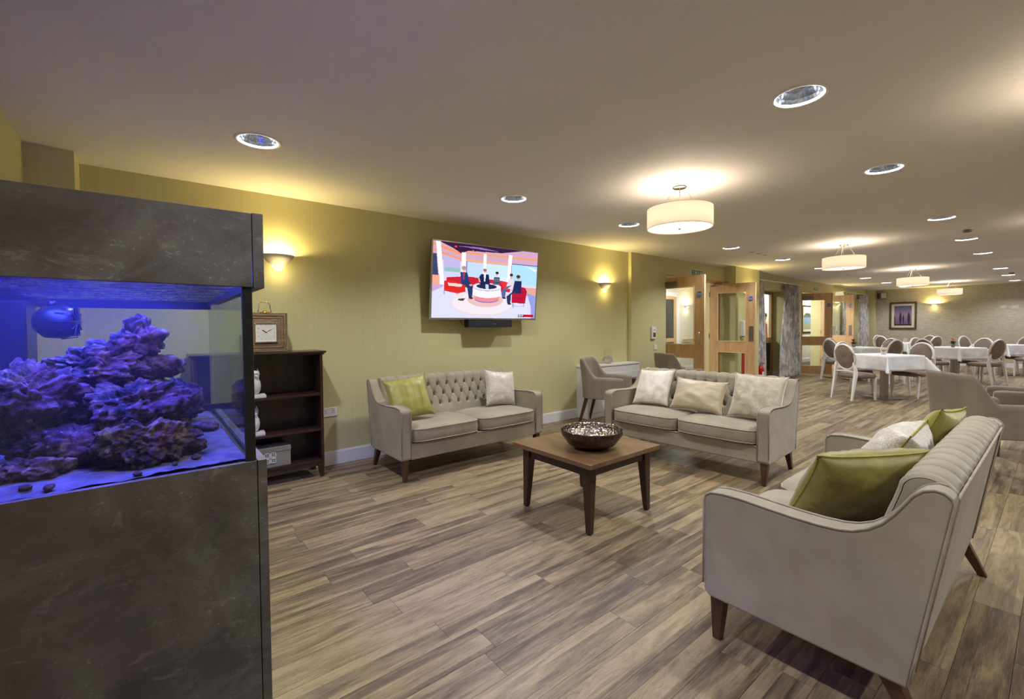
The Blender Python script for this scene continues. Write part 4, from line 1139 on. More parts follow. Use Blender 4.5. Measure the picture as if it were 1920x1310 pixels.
# ================================================================= bookcase and its contents
def bookcase():
    root = empty('bookcase', (0,0,0), 0, 'dark mahogany open bookcase against the olive wall behind the aquarium', 'bookcase')
    x0,x1,y0,y1 = 0.26,1.195,4.135,4.425; dw = M_['dark_wood']
    rbox(x0-0.028,x1+0.028,y0-0.020,y1,1.100,1.118,'top_board',dw,root,bevel=0.004)
    rbox(x0-0.014,x1+0.014,y0-0.008,y1,1.086,1.100,'top_moulding',dw,root,bevel=0.003)
    for xa in (x0, x1-0.024):
        rbox(xa,xa+0.024,y0,y1,0.12,1.086,'side_panel',dw,root,bevel=0.0015)
    rbox(x0+0.024,x1-0.024,y1-0.012,y1,0.14,1.086,'back_board',dw,root)
    for z in (0.725,0.412,0.135): rbox(x0+0.024,x1-0.024,y0+0.006,y1-0.012,z,z+0.02,'shelf',dw,root,bevel=0.001)
    rbox(x0+0.024,x1-0.024,y0+0.012,y0+0.03,0.10,0.135,'plinth_rail',dw,root)
    for (xa, s) in ((x0+0.017,1),(x1-0.017,-1)):
        for yy in (y0+0.018,y1-0.02):
            MB().add([(xa-0.017,yy-0.018,0.12),(xa+0.017+s*0.02,yy-0.018,0.12),(xa+0.017+s*0.02,yy+0.018,0.12),(xa-0.017,yy+0.018,0.12),
                      (xa-0.014,yy-0.015,0),(xa+0.014,yy-0.015,0),(xa+0.014,yy+0.015,0),(xa-0.014,yy+0.015,0)] if s>0 else
                     [(xa-0.017-0.02,yy-0.018,0.12),(xa+0.017,yy-0.018,0.12),(xa+0.017,yy+0.018,0.12),(xa-0.037,yy+0.018,0.12),
                      (xa-0.014,yy-0.015,0),(xa+0.014,yy-0.015,0),(xa+0.014,yy+0.015,0),(xa-0.014,yy+0.015,0)],
                     [(0,3,2,1),(4,5,6,7),(0,1,5,4),(1,2,6,5),(2,3,7,6),(3,0,4,7)]).build('foot', dw, root, bevel=0.002)
bookcase()
def clock():
    cx, cy, z0 = 0.765, 4.235, 1.1185
    root = empty('mantel_clock', (cx,cy,z0), 0, 'square wood and chrome mantel clock with a handle on the bookcase', 'clock')
    H = 0.33; h = H/2
    rbox(-h+0.012,h-0.012,-0.028,0.04,0.016,H-0.012,'case',M_['clock_wood'],root,bevel=0.002)
    c = MB(); t=0.012
    c.box(-h,h,-0.04,0.042,0.004,0.016); c.box(-h,h,-0.04,0.042,H-0.012,H); c.box(-h,-h+t,-0.04,0.042,0.016,H-0.012); c.box(h-t,h,-0.04,0.042,0.016,H-0.012)
    c.build('chrome_edge', M_['chrome'], root, bevel=0.002)
    for (w_, d) in ((0.152,-0.040),(0.131,-0.036),(0.110,-0.032)):
        f = MB(); q = 0.015
        zc = h+0.002
        f.box(-w_,w_,d,-0.028,zc+w_-q,zc+w_); f.box(-w_,w_,d,-0.028,zc-w_,zc-w_+q); f.box(-w_,-w_+q,d,-0.028,zc-w_+q,zc+w_-q); f.box(w_-q,w_,d,-0.028,zc-w_+q,zc+w_-q)
        f.build('wood_step', M_['clock_wood'], root, bevel=0.002)
    zc = h+0.002; w_ = 0.086
    b = MB(); q=0.010
    b.box(-w_,w_,-0.046,-0.028,zc+w_-q,zc+w_); b.box(-w_,w_,-0.046,-0.028,zc-w_,zc-w_+q); b.box(-w_,-w_+q,-0.046,-0.028,zc-w_+q,zc+w_-q); b.box(w_-q,w_,-0.046,-0.028,zc-w_+q,zc+w_-q)
    b.build('bezel', M_['chrome'], root, bevel=0.004)
    fc = rbox(-w_+q,w_-q,-0.034,-0.029,zc-w_+q,zc+w_-q,'dial',M_['clock_face'],root)
    for k in range(12):
        a = R(90-30*(k+1)); c_, s_ = math.cos(a), math.sin(a); sc = 0.060/max(abs(c_),abs(s_)) 
        sc = min(sc, 0.066)
        text_mesh(str(k+1), 0.014, M_['ink'], 'numeral', fc, Matrix.Translation((sc*c_,-0.0345,zc+sc*s_)) @ Matrix.Rotation(R(90),4,'X'))
    def hand(a, l, w2, nm):
        d = Vector((math.sin(a),0,math.cos(a))); n = Vector((math.cos(a),0,-math.sin(a))); o = Vector((0,-0.0355,zc))
        MB().add([o-d*0.01-n*w2*0.5,o-d*0.01+n*w2*0.5,o+d*l*0.7+n*w2,o+d*l,o+d*l*0.7-n*w2],[(0,1,2,3,4)]).build(nm, M_['ink'], fc)
    hand(R(-52),0.038,0.0040,'hour_hand'); hand(R(61),0.058,0.0022,'minute_hand')
    MB().tube([(-0.048,0,H+0.004),(-0.046,0,H+0.02),(-0.038,0,H+0.075),(-0.026,0,H+0.088),(0.026,0,H+0.088),(0.038,0,H+0.075),(0.046,0,H+0.02),(0.048,0,H+0.004)],0.0042,8).build('handle', M_['chrome'], root, smooth=True)
    MB().lathe([(0.0001,0),(0.042,0),(0.042,0.006),(0.018,0.010),(0.012,0.018),(0.0001,0.020)],20,(0,0,H)).build('handle_base', M_['gold'], root, smooth=True)
    for sx in (-1,1): MB().box(sx*(h-0.03)-0.012,sx*(h-0.03)+0.012,-0.03,0.03,0,0.004).build('foot', M_['chrome'], root)
clock()
def owl(x, y, z, label, k=1.0):
    root = empty('owl_figurine', (x,y,z), R(-8), label, 'figurine')
    rbox(-0.065,0.085,-0.05,0.05,0,0.018,'base',M_['ceramic'],root,bevel=0.002)
    rbox(-0.06,0.078,-0.046,0.046,0.0185,0.028,'base_step',M_['ceramic'],root,bevel=0.002)
    prof = [(0.0001,0.028),(0.028,0.030),(0.045,0.06),(0.050,0.10),(0.044,0.135),(0.034,0.155),(0.038,0.175),(0.042,0.20),(0.036,0.222),(0.0001,0.230)]
    MB().lathe(prof,28).build('body', M_['ceramic'], root, smooth=True)
    for s in (-1,1):
        MB().lathe([(0.013,0),(0.0001,0.034)],10,(s*0.026,0,0.212)).build('ear', M_['ceramic'], root, smooth=True)
        MB().lathe([(0.0001,0),(0.012,0.001),(0.013,0.004)],14).xform(Matrix.Translation((s*0.017,-0.045,0.192)) @ Matrix.Rotation(R(90),4,'X')).build('eye', M_['ceramic'], root, smooth=True)
owl(0.672,4.215,0.7455,'white ceramic owl on the top shelf of the bookcase')
owl(0.660,4.225,0.4325,'white ceramic owl on the middle shelf of the bookcase')
def gift_box():
    root = empty('storage_box', (0.735,4.265,0.1555), 0, 'grey keepsake box with a silver knot motif on the bottom shelf', 'box')
    rbox(-0.19,0.19,-0.105,0.105,0,0.125,'body',M_['grey_box'],root,bevel=0.002)
    rbox(-0.193,0.193,-0.108,0.108,0.1255,0.165,'lid',M_['grey_box'],root,bevel=0.002)
    k = MB(); c = (0.032, 0.080)
    def bar(x0,x1,z0,z1): k.box(c[0]+x0-0.0, c[0]+x1, -0.1115, -0.1085, c[1]+z0, c[1]+z1)
    t = 0.0045
    for sx in (-1,1):
        for sz in (-1,1):
            for (a,b) in ((0.006,0.044),(0.018,0.032)):
                xa,xb = sorted((sx*a,sx*b)); za,zb = sorted((sz*a,sz*b))
                bar(xa,xb,za,za+t); bar(xa,xb,zb-t,zb); bar(xa,xa+t,za,zb); bar(xb-t,xb,za,zb)
    bar(-0.044,0.044,-t/2,t/2); bar(-t/2,t/2,-0.044,0.044)
    k.build('knot_motif', M_['sign_white'], root)
gift_box()

# ================================================================= television
def paint_tv():
    W, H = 320, 180
    img = np.zeros((H, W, 3)); U, V = np.meshgrid((np.arange(W)+0.5)/W, (np.arange(H)+0.5)/H)
    def c(*a): return np.array(srgb(*a)[:3])
    def poly(pts, col):
        inside = np.zeros(U.shape, bool); n = len(pts)
        for i in range(n):
            x1,y1 = pts[i]; x2,y2 = pts[(i+1)%n]
            if y1 == y2: continue
            cond = ((y1 > V) != (y2 > V)) & (U < (x2-x1)*(V-y1)/(y2-y1)+x1); inside ^= cond
        img[inside] = col
    def rect(a,b,c0,d,col): poly([(a,c0),(b,c0),(b,d),(a,d)], col)
    def ell(x,y,rx,ry,col,cond=None):
        mk = ((U-x)/rx)**2+((V-y)/ry)**2 < 1
        if cond is not None: mk &= cond
        img[mk] = col
    img[:] = c(226,214,236)
    # back wall bands
    rect(0,1,0,0.24,c(214,170,196)); rect(0.22,1,0.10,0.125,c(248,160,96)); rect(0.22,1,0.20,0.225,c(250,176,120))
    poly([(0,0.02),(0.24,0.12),(0.24,0.22),(0,0.12)],c(246,150,100)); poly([(0,0.05),(0.24,0.15),(0.24,0.20),(0,0.10)],c(216,168,190))
    # rig
    poly([(0.05,0),(0.84,0),(0.62,0.065),(0.30,0.085),(0.24,0.13),(0.17,0.07)],c(58,30,66))
    poly([(0.20,0.035),(0.40,0.02),(0.60,0.05),(0.45,0.05)],c(150,120,190)); ell(0.19,0.045,0.012,0.014,c(255,60,60)); ell(0.345,0.075,0.008,0.010,c(255,70,60))
    # windows
    sky = c(206,232,250)
    poly([(0.085,0.17),(0.235,0.22),(0.235,0.45),(0.10,0.45)],c(196,186,232)); rect(0.10,0.235,0.33,0.385,c(150,196,190)); rect(0.10,0.235,0.385,0.45,c(206,214,246))
    rect(0.295,0.445,0.235,0.46,c(196,220,252)); rect(0.478,0.685,0.235,0.46,sky); rect(0.728,1.0,0.21,0.50,c(178,226,248))
    rect(0.285,0.297,0.22,0.46,c(150,140,190)); rect(0.714,0.728,0.20,0.5,c(150,140,190)); rect(0.716,1,0.195,0.212,c(128,120,180))
    poly([(0.86,0.21),(0.99,0.25),(0.99,0.30)],c(232,240,252)); rect(0.60,0.69,0.40,0.46,c(214,240,252))
    # columns
    for (a,b,a2,b2,v0,v1) in ((0.022,0.062,0.068,0.100,0.0,0.56),(0.243,0.282,0.25,0.285,0.11,0.45),(0.444,0.472,0.444,0.472,0.10,0.45),(0.690,0.728,0.682,0.716,0.08,0.47)):
        poly([(a,v0),(b,v0),(b2,v1),(a2,v1)],c(250,248,254))
    poly([(0,0.16),(0.03,0.16),(0.05,0.44),(0,0.44)],c(60,70,110)); rect(0,0.06,0.44,0.56,c(240,170,140)); rect(0,0.09,0.56,0.68,c(206,170,210))
    # floor
    poly([(0,0.66),(0.10,0.58),(0.88,0.56),(1,0.66),(1,1),(0,1)],c(222,222,246)); rect(0.88,1,0.54,0.66,c(232,166,150))
    poly([(0.90,0.62),(1,0.66),(1,1),(0.96,1),(0.95,0.82)],c(150,160,226))
    ell(0.46,0.80,0.30,0.17,c(238,216,222)); ell(0.46,0.795,0.285,0.155,c(240,232,240)); ell(0.48,0.745,0.17,0.10,c(236,190,190))
    # red sofas
    red = c(206,34,56)
    poly([(0.12,0.46),(0.30,0.43),(0.62,0.46),(0.72,0.48),(0.72,0.62),(0.30,0.58),(0.12,0.60)],red); poly([(0.10,0.51),(0.17,0.49),(0.28,0.55),(0.29,0.64),(0.22,0.67),(0.10,0.64)],c(222,44,44))
    poly([(0.13,0.53),(0.26,0.54),(0.25,0.58),(0.14,0.57)],c(236,214,210)); poly([(0.62,0.48),(0.70,0.47),(0.71,0.58),(0.66,0.60)],c(232,52,66))
    poly([(0.74,0.60),(0.83,0.53),(0.88,0.54),(0.90,0.60),(0.885,0.78),(0.74,0.77)],c(186,26,58))
    for (a,b) in ((0.75,0.78),(0.76,0.80),(0.87,0.78),(0.10,0.64),(0.21,0.67)): rect(a,a+0.006,b-0.01,b+0.05,c(120,140,190))
    rect(0.76,0.875,0.815,0.822,c(150,170,210)); poly([(0.17,0.70),(0.28,0.66),(0.27,0.72),(0.19,0.74)],c(236,224,224)); poly([(0.23,0.74),(0.29,0.73),(0.27,0.77),(0.22,0.76)],c(70,60,80))
    # desk
    body = (U > 0.355) & (U < 0.625)
    ell(0.49,0.735,0.115,0.05,c(120,120,190)); ell(0.49,0.72,0.118,0.052,c(240,140,150)); rect(0.372,0.608,0.66,0.72,c(240,140,150)); ell(0.49,0.665,0.135,0.05,c(246,242,252)); rect(0.355,0.625,0.565,0.665,c(246,242,252))
    ell(0.49,0.565,0.135,0.055,c(190,186,214)); ell(0.49,0.555,0.135,0.052,c(240,236,250)); ell(0.485,0.553,0.098,0.036,c(40,44,76)); poly([(0.47,0.52),(0.50,0.52),(0.505,0.588),(0.475,0.588)],c(200,210,240))
    sk = c(226,170,150)
    def fig(x, hv, hr, torso, legs, hair, tl=0.19, lw=0.036, lean=0.0, seat=None, foot=None, shirt=None):
        poly([(x-lw*0.9,hv+0.05),(x+lw*0.9,hv+0.05),(x+lw*1.25+lean,hv+tl),(x-lw*1.2+lean,hv+tl)], torso)
        if shirt is not None: poly([(x-0.010,hv+0.045),(x+0.010,hv+0.045),(x+0.007,hv+0.15),(x-0.004,hv+0.15)], shirt)
        ell(x,hv,hr*0.62,hr*1.05,sk); ell(x,hv-hr*0.45,hr*0.66,hr*0.75,hair)
        if legs is not None:
            kx, fx_, fv = legs; k = foot
            poly([(x-lw*0.9+lean,hv+tl-0.03),(x+lw+lean,hv+tl-0.05),(kx+0.018,hv+tl+0.02),(fx_+0.016,fv),(fx_-0.016,fv),(kx-0.03,hv+tl+0.05)],k); ell(fx_+0.006,fv+0.005,0.020,0.012,c(60,40,50))
    fig(0.462,0.335,0.026,c(30,40,84),None,c(150,120,110),0.19,0.042,0,shirt=c(236,240,252)); poly([(0.42,0.40),(0.405,0.44),(0.425,0.48),(0.43,0.45)],c(30,40,84)); poly([(0.400,0.44),(0.415,0.44),(0.425,0.50),(0.41,0.50)],sk)
    fig(0.580,0.360,0.024,c(72,84,110),None,c(34,30,44),0.165,0.030); 
    for k in range(5): rect(0.552,0.610,0.415+k*0.024,0.419+k*0.024,c(170,150,170))
    fig(0.268,0.330,0.030,c(42,62,122),(0.335,0.335,0.72),c(170,150,150),0.215,0.034,0.02,foot=c(44,60,104),shirt=c(180,60,90))
    fig(0.727,0.375,0.026,c(236,220,226),(0.660,0.655,0.70),c(50,44,60),0.19,0.028,-0.02,foot=c(90,104,150))
    fig(0.800,0.395,0.032,c(34,44,96),(0.715,0.712,0.785),c(70,60,80),0.235,0.040,-0.01,foot=c(40,54,100))
    ell(0.335,0.545,0.014,0.014,sk); ell(0.735,0.585,0.014,0.012,sk)
    # caption
    rect(0.815,0.985,0.944,0.982,c(200,20,50)); rect(0.815,0.880,0.944,0.982,c(60,24,60))
    return img
def image_mesh(img, w_, h_, mat, name, parent, flip_n=False):
    """picture in local xz plane facing -y, colours stored on the mesh"""
    H, W = img.shape[:2]
    mb = MB().grid(lambda u, v: ((u-0.5)*w_, 0, (0.5-v)*h_), W, H)
    o = mb.build(name, mat, parent, fix=False)
    me = o.data
    at = me.attributes.new('pic','FLOAT_COLOR','CORNER')
    arr = np.ones((H*W, 4, 4), dtype=np.float32); arr[:,:,:3] = img.reshape(-1,3)[:,None,:]
    at.data.foreach_set('color', arr.ravel())
    return o
def tv():
    root = empty('television', (0,0,0), 0, 'silver framed flat television mounted on the olive wall showing a studio', 'television')
    root.matrix_world = Matrix.Translation((3.103,4.25,1.829)) @ Matrix.Rotation(-0.033,4,'Z') @ Matrix.Rotation(0.09,4,'X')
    w_, h_ = 1.484, 0.856
    b = MB(); t = 0.014
    b.box(-w_/2,w_/2,-0.004,0.03,h_/2-t,h_/2); b.box(-w_/2,w_/2,-0.004,0.03,-h_/2,-h_/2+t*1.5); b.box(-w_/2,-w_/2+t,-0.004,0.03,-h_/2+t*1.5,h_/2-t); b.box(w_/2-t,w_/2,-0.004,0.03,-h_/2+t*1.5,h_/2-t)
    b.build('bezel', M_['silver'], root, bevel=0.002)
    rbox(-w_/2+0.002,w_/2-0.002,0.004,0.045,-h_/2+0.002,h_/2-0.002,'back_case',M_['black'],root,bevel=0.004)
    img = paint_tv(); s = image_mesh(img, w_-2*t, h_-2.5*t, M_['screen'], 'screen', root); s.location = (0,0.0015,t*0.25)
    wt = emis('caption_white', (1,1,1,1), 0.95)
    text_mesh('08:47', 0.034, wt, 'caption', s, Matrix.Translation(((0.846-0.5)*(w_-2*t),-0.002,(0.5-0.963)*(h_-2.5*t))) @ Matrix.Rotation(R(90),4,'X'), True)
    mt = MB(); mt.box(-0.2,0.2,0.045,0.07,-0.18,0.18); mt.box(-0.05,0.05,0.07,0.155,-0.06,0.06)
    mt.build('wall_bracket', M_['black'], root)
tv()
def soundbar():
    root = empty('soundbar', (3.13,4.290,1.355), R(-1), 'small black soundbar fixed below the television', 'soundbar')
    rbox(-0.31,0.31,-0.05,0.05,-0.040,0.040,'body',M_['black_mesh'],root,bevel=0.006)
    rbox(-0.31,0.31,-0.045,0.05,0.0405,0.046,'top_plate',M_['black'],root)
    rbox(0.03,0.065,-0.0525,-0.0505,-0.007,0.003,'badge',M_['silver'],root)
    MB().box(-0.05,0.05,0.05,0.152,-0.02,0.02).build('bracket', M_['black'], root)
    MB().tube([(-0.24,0.055,0.0),(-0.33,0.06,-0.005),(-0.36,0.07,0.05),(-0.35,0.08,0.12)],0.004,6).build('cable', M_['black'], root, smooth=True)
soundbar()

# ================================================================= lamps
def sconce(x, y, z, rz, label, k=1.0, watts=SCONCE_W, col=(1.0,0.77,0.30)):
    root = empty('wall_sconce', (x,y,z), rz, label, 'wall light', 'plaster wall lights')
    # half bowl open at the top, wall at local y=0, bowl towards -y
    outer = [(0.060,0.0),(0.085,0.022),(0.112,0.052),(0.135,0.088)]; inner = [(0.127,0.088),(0.104,0.052),(0.077,0.024),(0.052,0.004)]
    n = 28; prof = outer+inner
    mb = MB(); vs = []; fs = []; m2 = len(prof)
    for i in range(n+1):
        a = PI+PI*i/n
        for r_, z_ in prof: vs.append((r_*math.cos(a), 0.80*r_*math.sin(a)-0.001, z_))
    for i in range(n):
        for j in range(m2):
            q = (j+1)%m2; fs.append((i*m2+j,(i+1)*m2+j,(i+1)*m2+q,i*m2+q))
    mb.add(vs,fs).build('bowl', M_['plaster'], root, smooth=True)
    rbox(-0.06,0.06,-0.012,-0.001,0.01,0.085,'back_plate',M_['plaster'],root)
    g = MB(); vs = []; fs = []; prof = [(0.052,0.004),(0.050,-0.010),(0.040,-0.028),(0.024,-0.043),(0.0005,-0.052)]; m2 = len(prof)
    for i in range(n+1):
        a = PI+PI*i/n
        for r_, z_ in prof: vs.append((r_*math.cos(a), 0.80*r_*math.sin(a)-0.001, z_))
    for i in range(n):
        for j in range(m2-1): fs.append((i*m2+j,(i+1)*m2+j,(i+1)*m2+j+1,i*m2+j+1))
    g.add(vs,fs).build('glass_cup', M_['sconce_glass'], root, smooth=True)
    c = Vector((0,-0.055,0.062)); c.rotate(Euler((0,0,rz))); d = Vector((0,-0.10,-0.062)); d.rotate(Euler((0,0,rz)))
    point_light('sconce_lamp', (x+c.x,y+c.y,z+c.z), watts, col, 0.022)
    point_light('sconce_lamp', (x+d.x,y+d.y,z+d.z), watts*0.06, col, 0.02)
sconce(0.918,YA,1.885,0,'lit plaster wall light above the bookcase')
sconce(5.43,YA,1.885,0,'lit plaster wall light between the television and the armchair')
sconce(9.75,4.168,1.885,0,'lit plaster wall light on the pilaster behind the open oak door',watts=SCONCE_W*0.9)
sconce(16.35,YB,1.885,0,'lit plaster wall light beside the far oak doors',watts=SCONCE_W*0.9)
sconce(X1,2.65,1.885,R(-90),'lit plaster wall light on the beige far wall',watts=SCONCE_W*1.2)
sconce(12.25,7.0,1.83,0,'lit plaster wall light in the cream foyer seen through the door glass',watts=SCONCE_W*1.6,col=(1.0,0.78,0.45))

def downlight_geo():
    root = empty('ceiling_downlight')
    MB().lathe([(0.111,0.0),(0.112,-0.004),(0.122,-0.006),(0.133,-0.003),(0.134,0.0)],48).build('trim_ring', M_['white_plastic'], root, smooth=True)
    nf = 36
    pts0 = [(0.1115,0.0),(0.100,0.028),(0.083,0.056),(0.066,0.078)]
    MB().lathe(pts0, nf).build('reflector', M_['reflector'], root)
    MB().lathe([(0.0001,0.082),(0.066,0.0785)],36).build('lens', M_['led_soft'], root)
    MB().tube([(0.1085*math.cos(a),0.1085*math.sin(a),0.0035) for a in np.linspace(0,2*PI,49)[:-1]],0.0034,6,closed=True).build('light_ring', M_['led'], root, smooth=True)
    MB().lathe([(0.115,0.001),(0.115,0.11),(0.0001,0.11)],24).build('housing', M_['steel'], root)
    return root
dl = downlight_geo(); first = True
rown = {3.23:'row nearest the television wall', 0.89:'row over the right of the room', -1.45:'unseen row added beyond the right edge'}  # last row and middle row's first lamp are unseen, added for room light
ordn = ['first','second','third','fourth','fifth','sixth','seventh','eighth','ninth']
for yy in ROWS:
    for i, xx in enumerate(DX):
        if yy == -1.45 and i > 5: pass
        o = dl if first else copy_tree(dl); first = False
        place(o, xx, yy, 0, 'round recessed downlight, %s in the %s' % (ordn[i], rown[yy]), 'ceiling light', 'recessed round downlights', z=ZC)
        a = area_light('downlight_lamp', (xx,yy,ZC+0.072), (0,0,0), 0.11, DOWN_W, (0.94,0.965,1.0))

def pendant():
    root = empty('drum_pendant')
    # origin at the ceiling
    MB().lathe([(0.0001,0),(0.058,0),(0.058,-0.028),(0.054,-0.032),(0.0001,-0.032)],32).build('canopy', M_['chrome'], root, smooth=True)
    MB().lathe([(0.262,-0.200),(0.263,-0.365),(0.259,-0.365),(0.258,-0.200),(0.262,-0.200)],64).build('shade', M_['shade'], root, smooth=True)
    rim = MB()
    for z in (-0.200,-0.365): rim.tube([(0.2605*math.cos(a),0.2605*math.sin(a),z) for a in np.linspace(0,2*PI,65)[:-1]],0.0022,6,closed=True)
    rim.build('shade_rim', M_['gold'], root, smooth=True)
    MB().lathe([(0.0001,-0.356),(0.256,-0.356),(0.256,-0.360),(0.0001,-0.360)],64).build('diffuser', M_['diffuser'], root)
    MB().lathe([(0.0001,-0.378),(0.010,-0.376),(0.012,-0.366),(0.006,-0.360),(0.006,-0.30)],16).build('finial', M_['chrome'], root, smooth=True)
    for k in range(3):
        a = 2*PI*k/3+0.5
        MB().tube([(0.045*math.cos(a),0.045*math.sin(a),-0.03),(0.15*math.cos(a),0.15*math.sin(a),-0.20),(0.258*math.cos(a),0.258*math.sin(a),-0.205)],0.0022,6).build('suspension_wire', M_['steel'], root)
    MB().tube([(0,0,-0.03),(0.02,0.01,-0.09),(-0.012,0,-0.15),(0,0,-0.22),(0,0,-0.30)],0.004,6).build('cable', M_['steel'], root, smooth=True)
    for k in range(3):
        a = 2*PI*k/3+0.2
        MB().lathe([(0.0001,-0.03),(0.014,-0.03),(0.014,0.03),(0.0001,0.03)],12,(0.06*math.cos(a),0.06*math.sin(a),-0.28)).build('lamp_holder', M_['white_plastic'], root)
    return root
pd = pendant(); first = True
PL = [(3.50,2.06,'lit cream drum pendant nearest the viewer, above the far sofa'),(7.95,2.06,'lit cream drum pendant, second in the row into the dining area'),
      (12.69,2.06,'lit cream drum pendant, third in the row over the dining tables'),(17.57,2.06,'lit cream drum pendant farthest away by the beige wall'),
      (3.50,-0.28,'lit cream drum pendant out of view to the right'),(7.95,-0.28,'lit cream drum pendant out of view, further along on the right'),
      (12.69,-0.28,'lit cream drum pendant out of view over the right-hand tables'),(17.57,-0.28,'lit cream drum pendant out of view in the far right corner')]
for x, y, lb in PL:
    o = pd if first else copy_tree(pd); first = False
    place(o, x, y, 0, lb, 'pendant light', 'cream drum pendants', z=ZC)
    for k in range(3):
        a = 2*PI*k/3+0.9
        point_light('pendant_lamp', (x+0.11*math.cos(a), y+0.11*math.sin(a), ZC-0.262), PEND_W/3, (1.0,0.83,0.64), 0.03)
# lamps and fittings added out of view to light the foyer
for x, y in ((7.6,5.8),(11.0,6.0),(14.5,5.2),(18.4,5.1)):
    area_light('added_foyer_lamp', (x,y,ZC-0.01), (0,0,0), 0.3, FOYER_W, (1.0,0.97,0.93))
for (x, y, pl) in ((7.6,5.8,'just inside the nearer doors'),(11.0,6.0,'before the cream foyer wall light'),(14.5,5.2,'behind the glazed door'),(18.4,5.1,'before the seaside print')):
    tag(MB().lathe([(0.0001,0),(0.17,0),(0.18,-0.004),(0.16,-0.008),(0.16,-0.002)],24,(x,y,ZC-0.0)).build('added_foyer_fitting', M_['white_plastic']), 'round added foyer ceiling light '+pl, 'ceiling light', 'added foyer ceiling lights')

def det(x, y, lb):
    root = empty('smoke_detector', (x,y,ZC), 0, lb, 'smoke detector', 'smoke detectors')
    MB().lathe([(0.0001,0),(0.052,0),(0.052,-0.012),(0.0001,-0.012)],24).build('base', M_['white_plastic'], root, smooth=False)
    MB().lathe([(0.044,-0.0125),(0.046,-0.028),(0.030,-0.044),(0.0001,-0.046)],24).build('head', M_['grey_plate'], root, smooth=True)
det(8.0,0.79,'round ceiling smoke detector between the second and third right-hand downlights')
det(15.6,0.80,'round ceiling smoke detector far off among the right-hand downlights')
for k in range(3):
    tag(MB().lathe([(0.0001,-0.004),(0.03,-0.004),(0.036,0)],16,(7.65+0.24*k,3.22,ZC)).build('ceiling_vent', M_['grey_plate']), 'small flush ceiling disc, %s of a line of three' % ('nearest','middle','farthest')[k], 'vent', 'three small ceiling discs')
tag(MB().lathe([(0.0001,-0.006),(0.045,-0.006),(0.055,0)],16,(13.0,3.28,ZC)).build('sprinkler_cap', M_['grey_plate']), 'single flush ceiling disc before the far downlights', 'vent')

# ================================================================= wall fittings
def plate(x, y, z, w_, h_, lb, cat, sock=False, rz=0, name='wall_socket'):
    root = empty(name, (x,y,z), rz, lb, cat)
    rbox(-w_/2,w_/2,-0.009,-0.0005,-h_/2,h_/2,'face_plate',M_['white_plastic'] if x < 15 else M_['mount'],root,bevel=0.002)
    if sock:
        for sx in (-1,1):
            s = MB(); cx = sx*w_*0.25
            s.box(cx-0.003,cx+0.003,-0.0098,-0.0092,0.004,0.012); s.box(cx-0.014,cx-0.007,-0.0098,-0.0092,-0.012,-0.008); s.box(cx+0.007,cx+0.014,-0.0098,-0.0092,-0.012,-0.008)
            s.build('pin_slots', M_['ink'], root)
            rbox(cx-0.006,cx+0.006,-0.0125,-0.0092,0.022,0.036,'rocker_switch',M_['white_plastic'],root)
    else:
        rbox(-0.014,0.014,-0.0115,-0.0092,-0.012,0.012,'rocker_switch',M_['white_plastic'],root)
    return root
plate(1.335,YA,0.512,0.146,0.086,'white double wall socket beside the bookcase','socket',True)
plate(6.70,YB,0.955,0.086,0.086,'white wall plate below the wall phone','socket')
plate(19.699,1.16,1.81,0.14,0.09,'pale wall plate high on the beige far wall, left one','socket',rz=R(-90))
plate(19.699,0.92,1.80,0.14,0.09,'pale wall plate high on the beige far wall, right one','socket',rz=R(-90))
def phone():
    root = empty('call_point', (6.625,YB,1.20), 0, 'white nurse call unit on the olive wall beside the double doors', 'call unit')
    rbox(-0.062,0.062,-0.034,-0.0005,-0.105,0.105,'body',M_['white_plastic'],root,bevel=0.012)
    rbox(-0.035,0.035,-0.0365,-0.0345,-0.07,0.005,'keypad',M_['grey_plate'],root)
    kk = MB()
    for i in range(4):
        kk.box(0.010,0.030,-0.039,-0.0367,-0.062+0.017*i,-0.050+0.017*i)
    kk.build('keys', M_['ink'], root)
    rbox(-0.012,0.018,-0.0365,-0.0345,0.045,0.055,'indicator',M_['ink'],root)
phone()
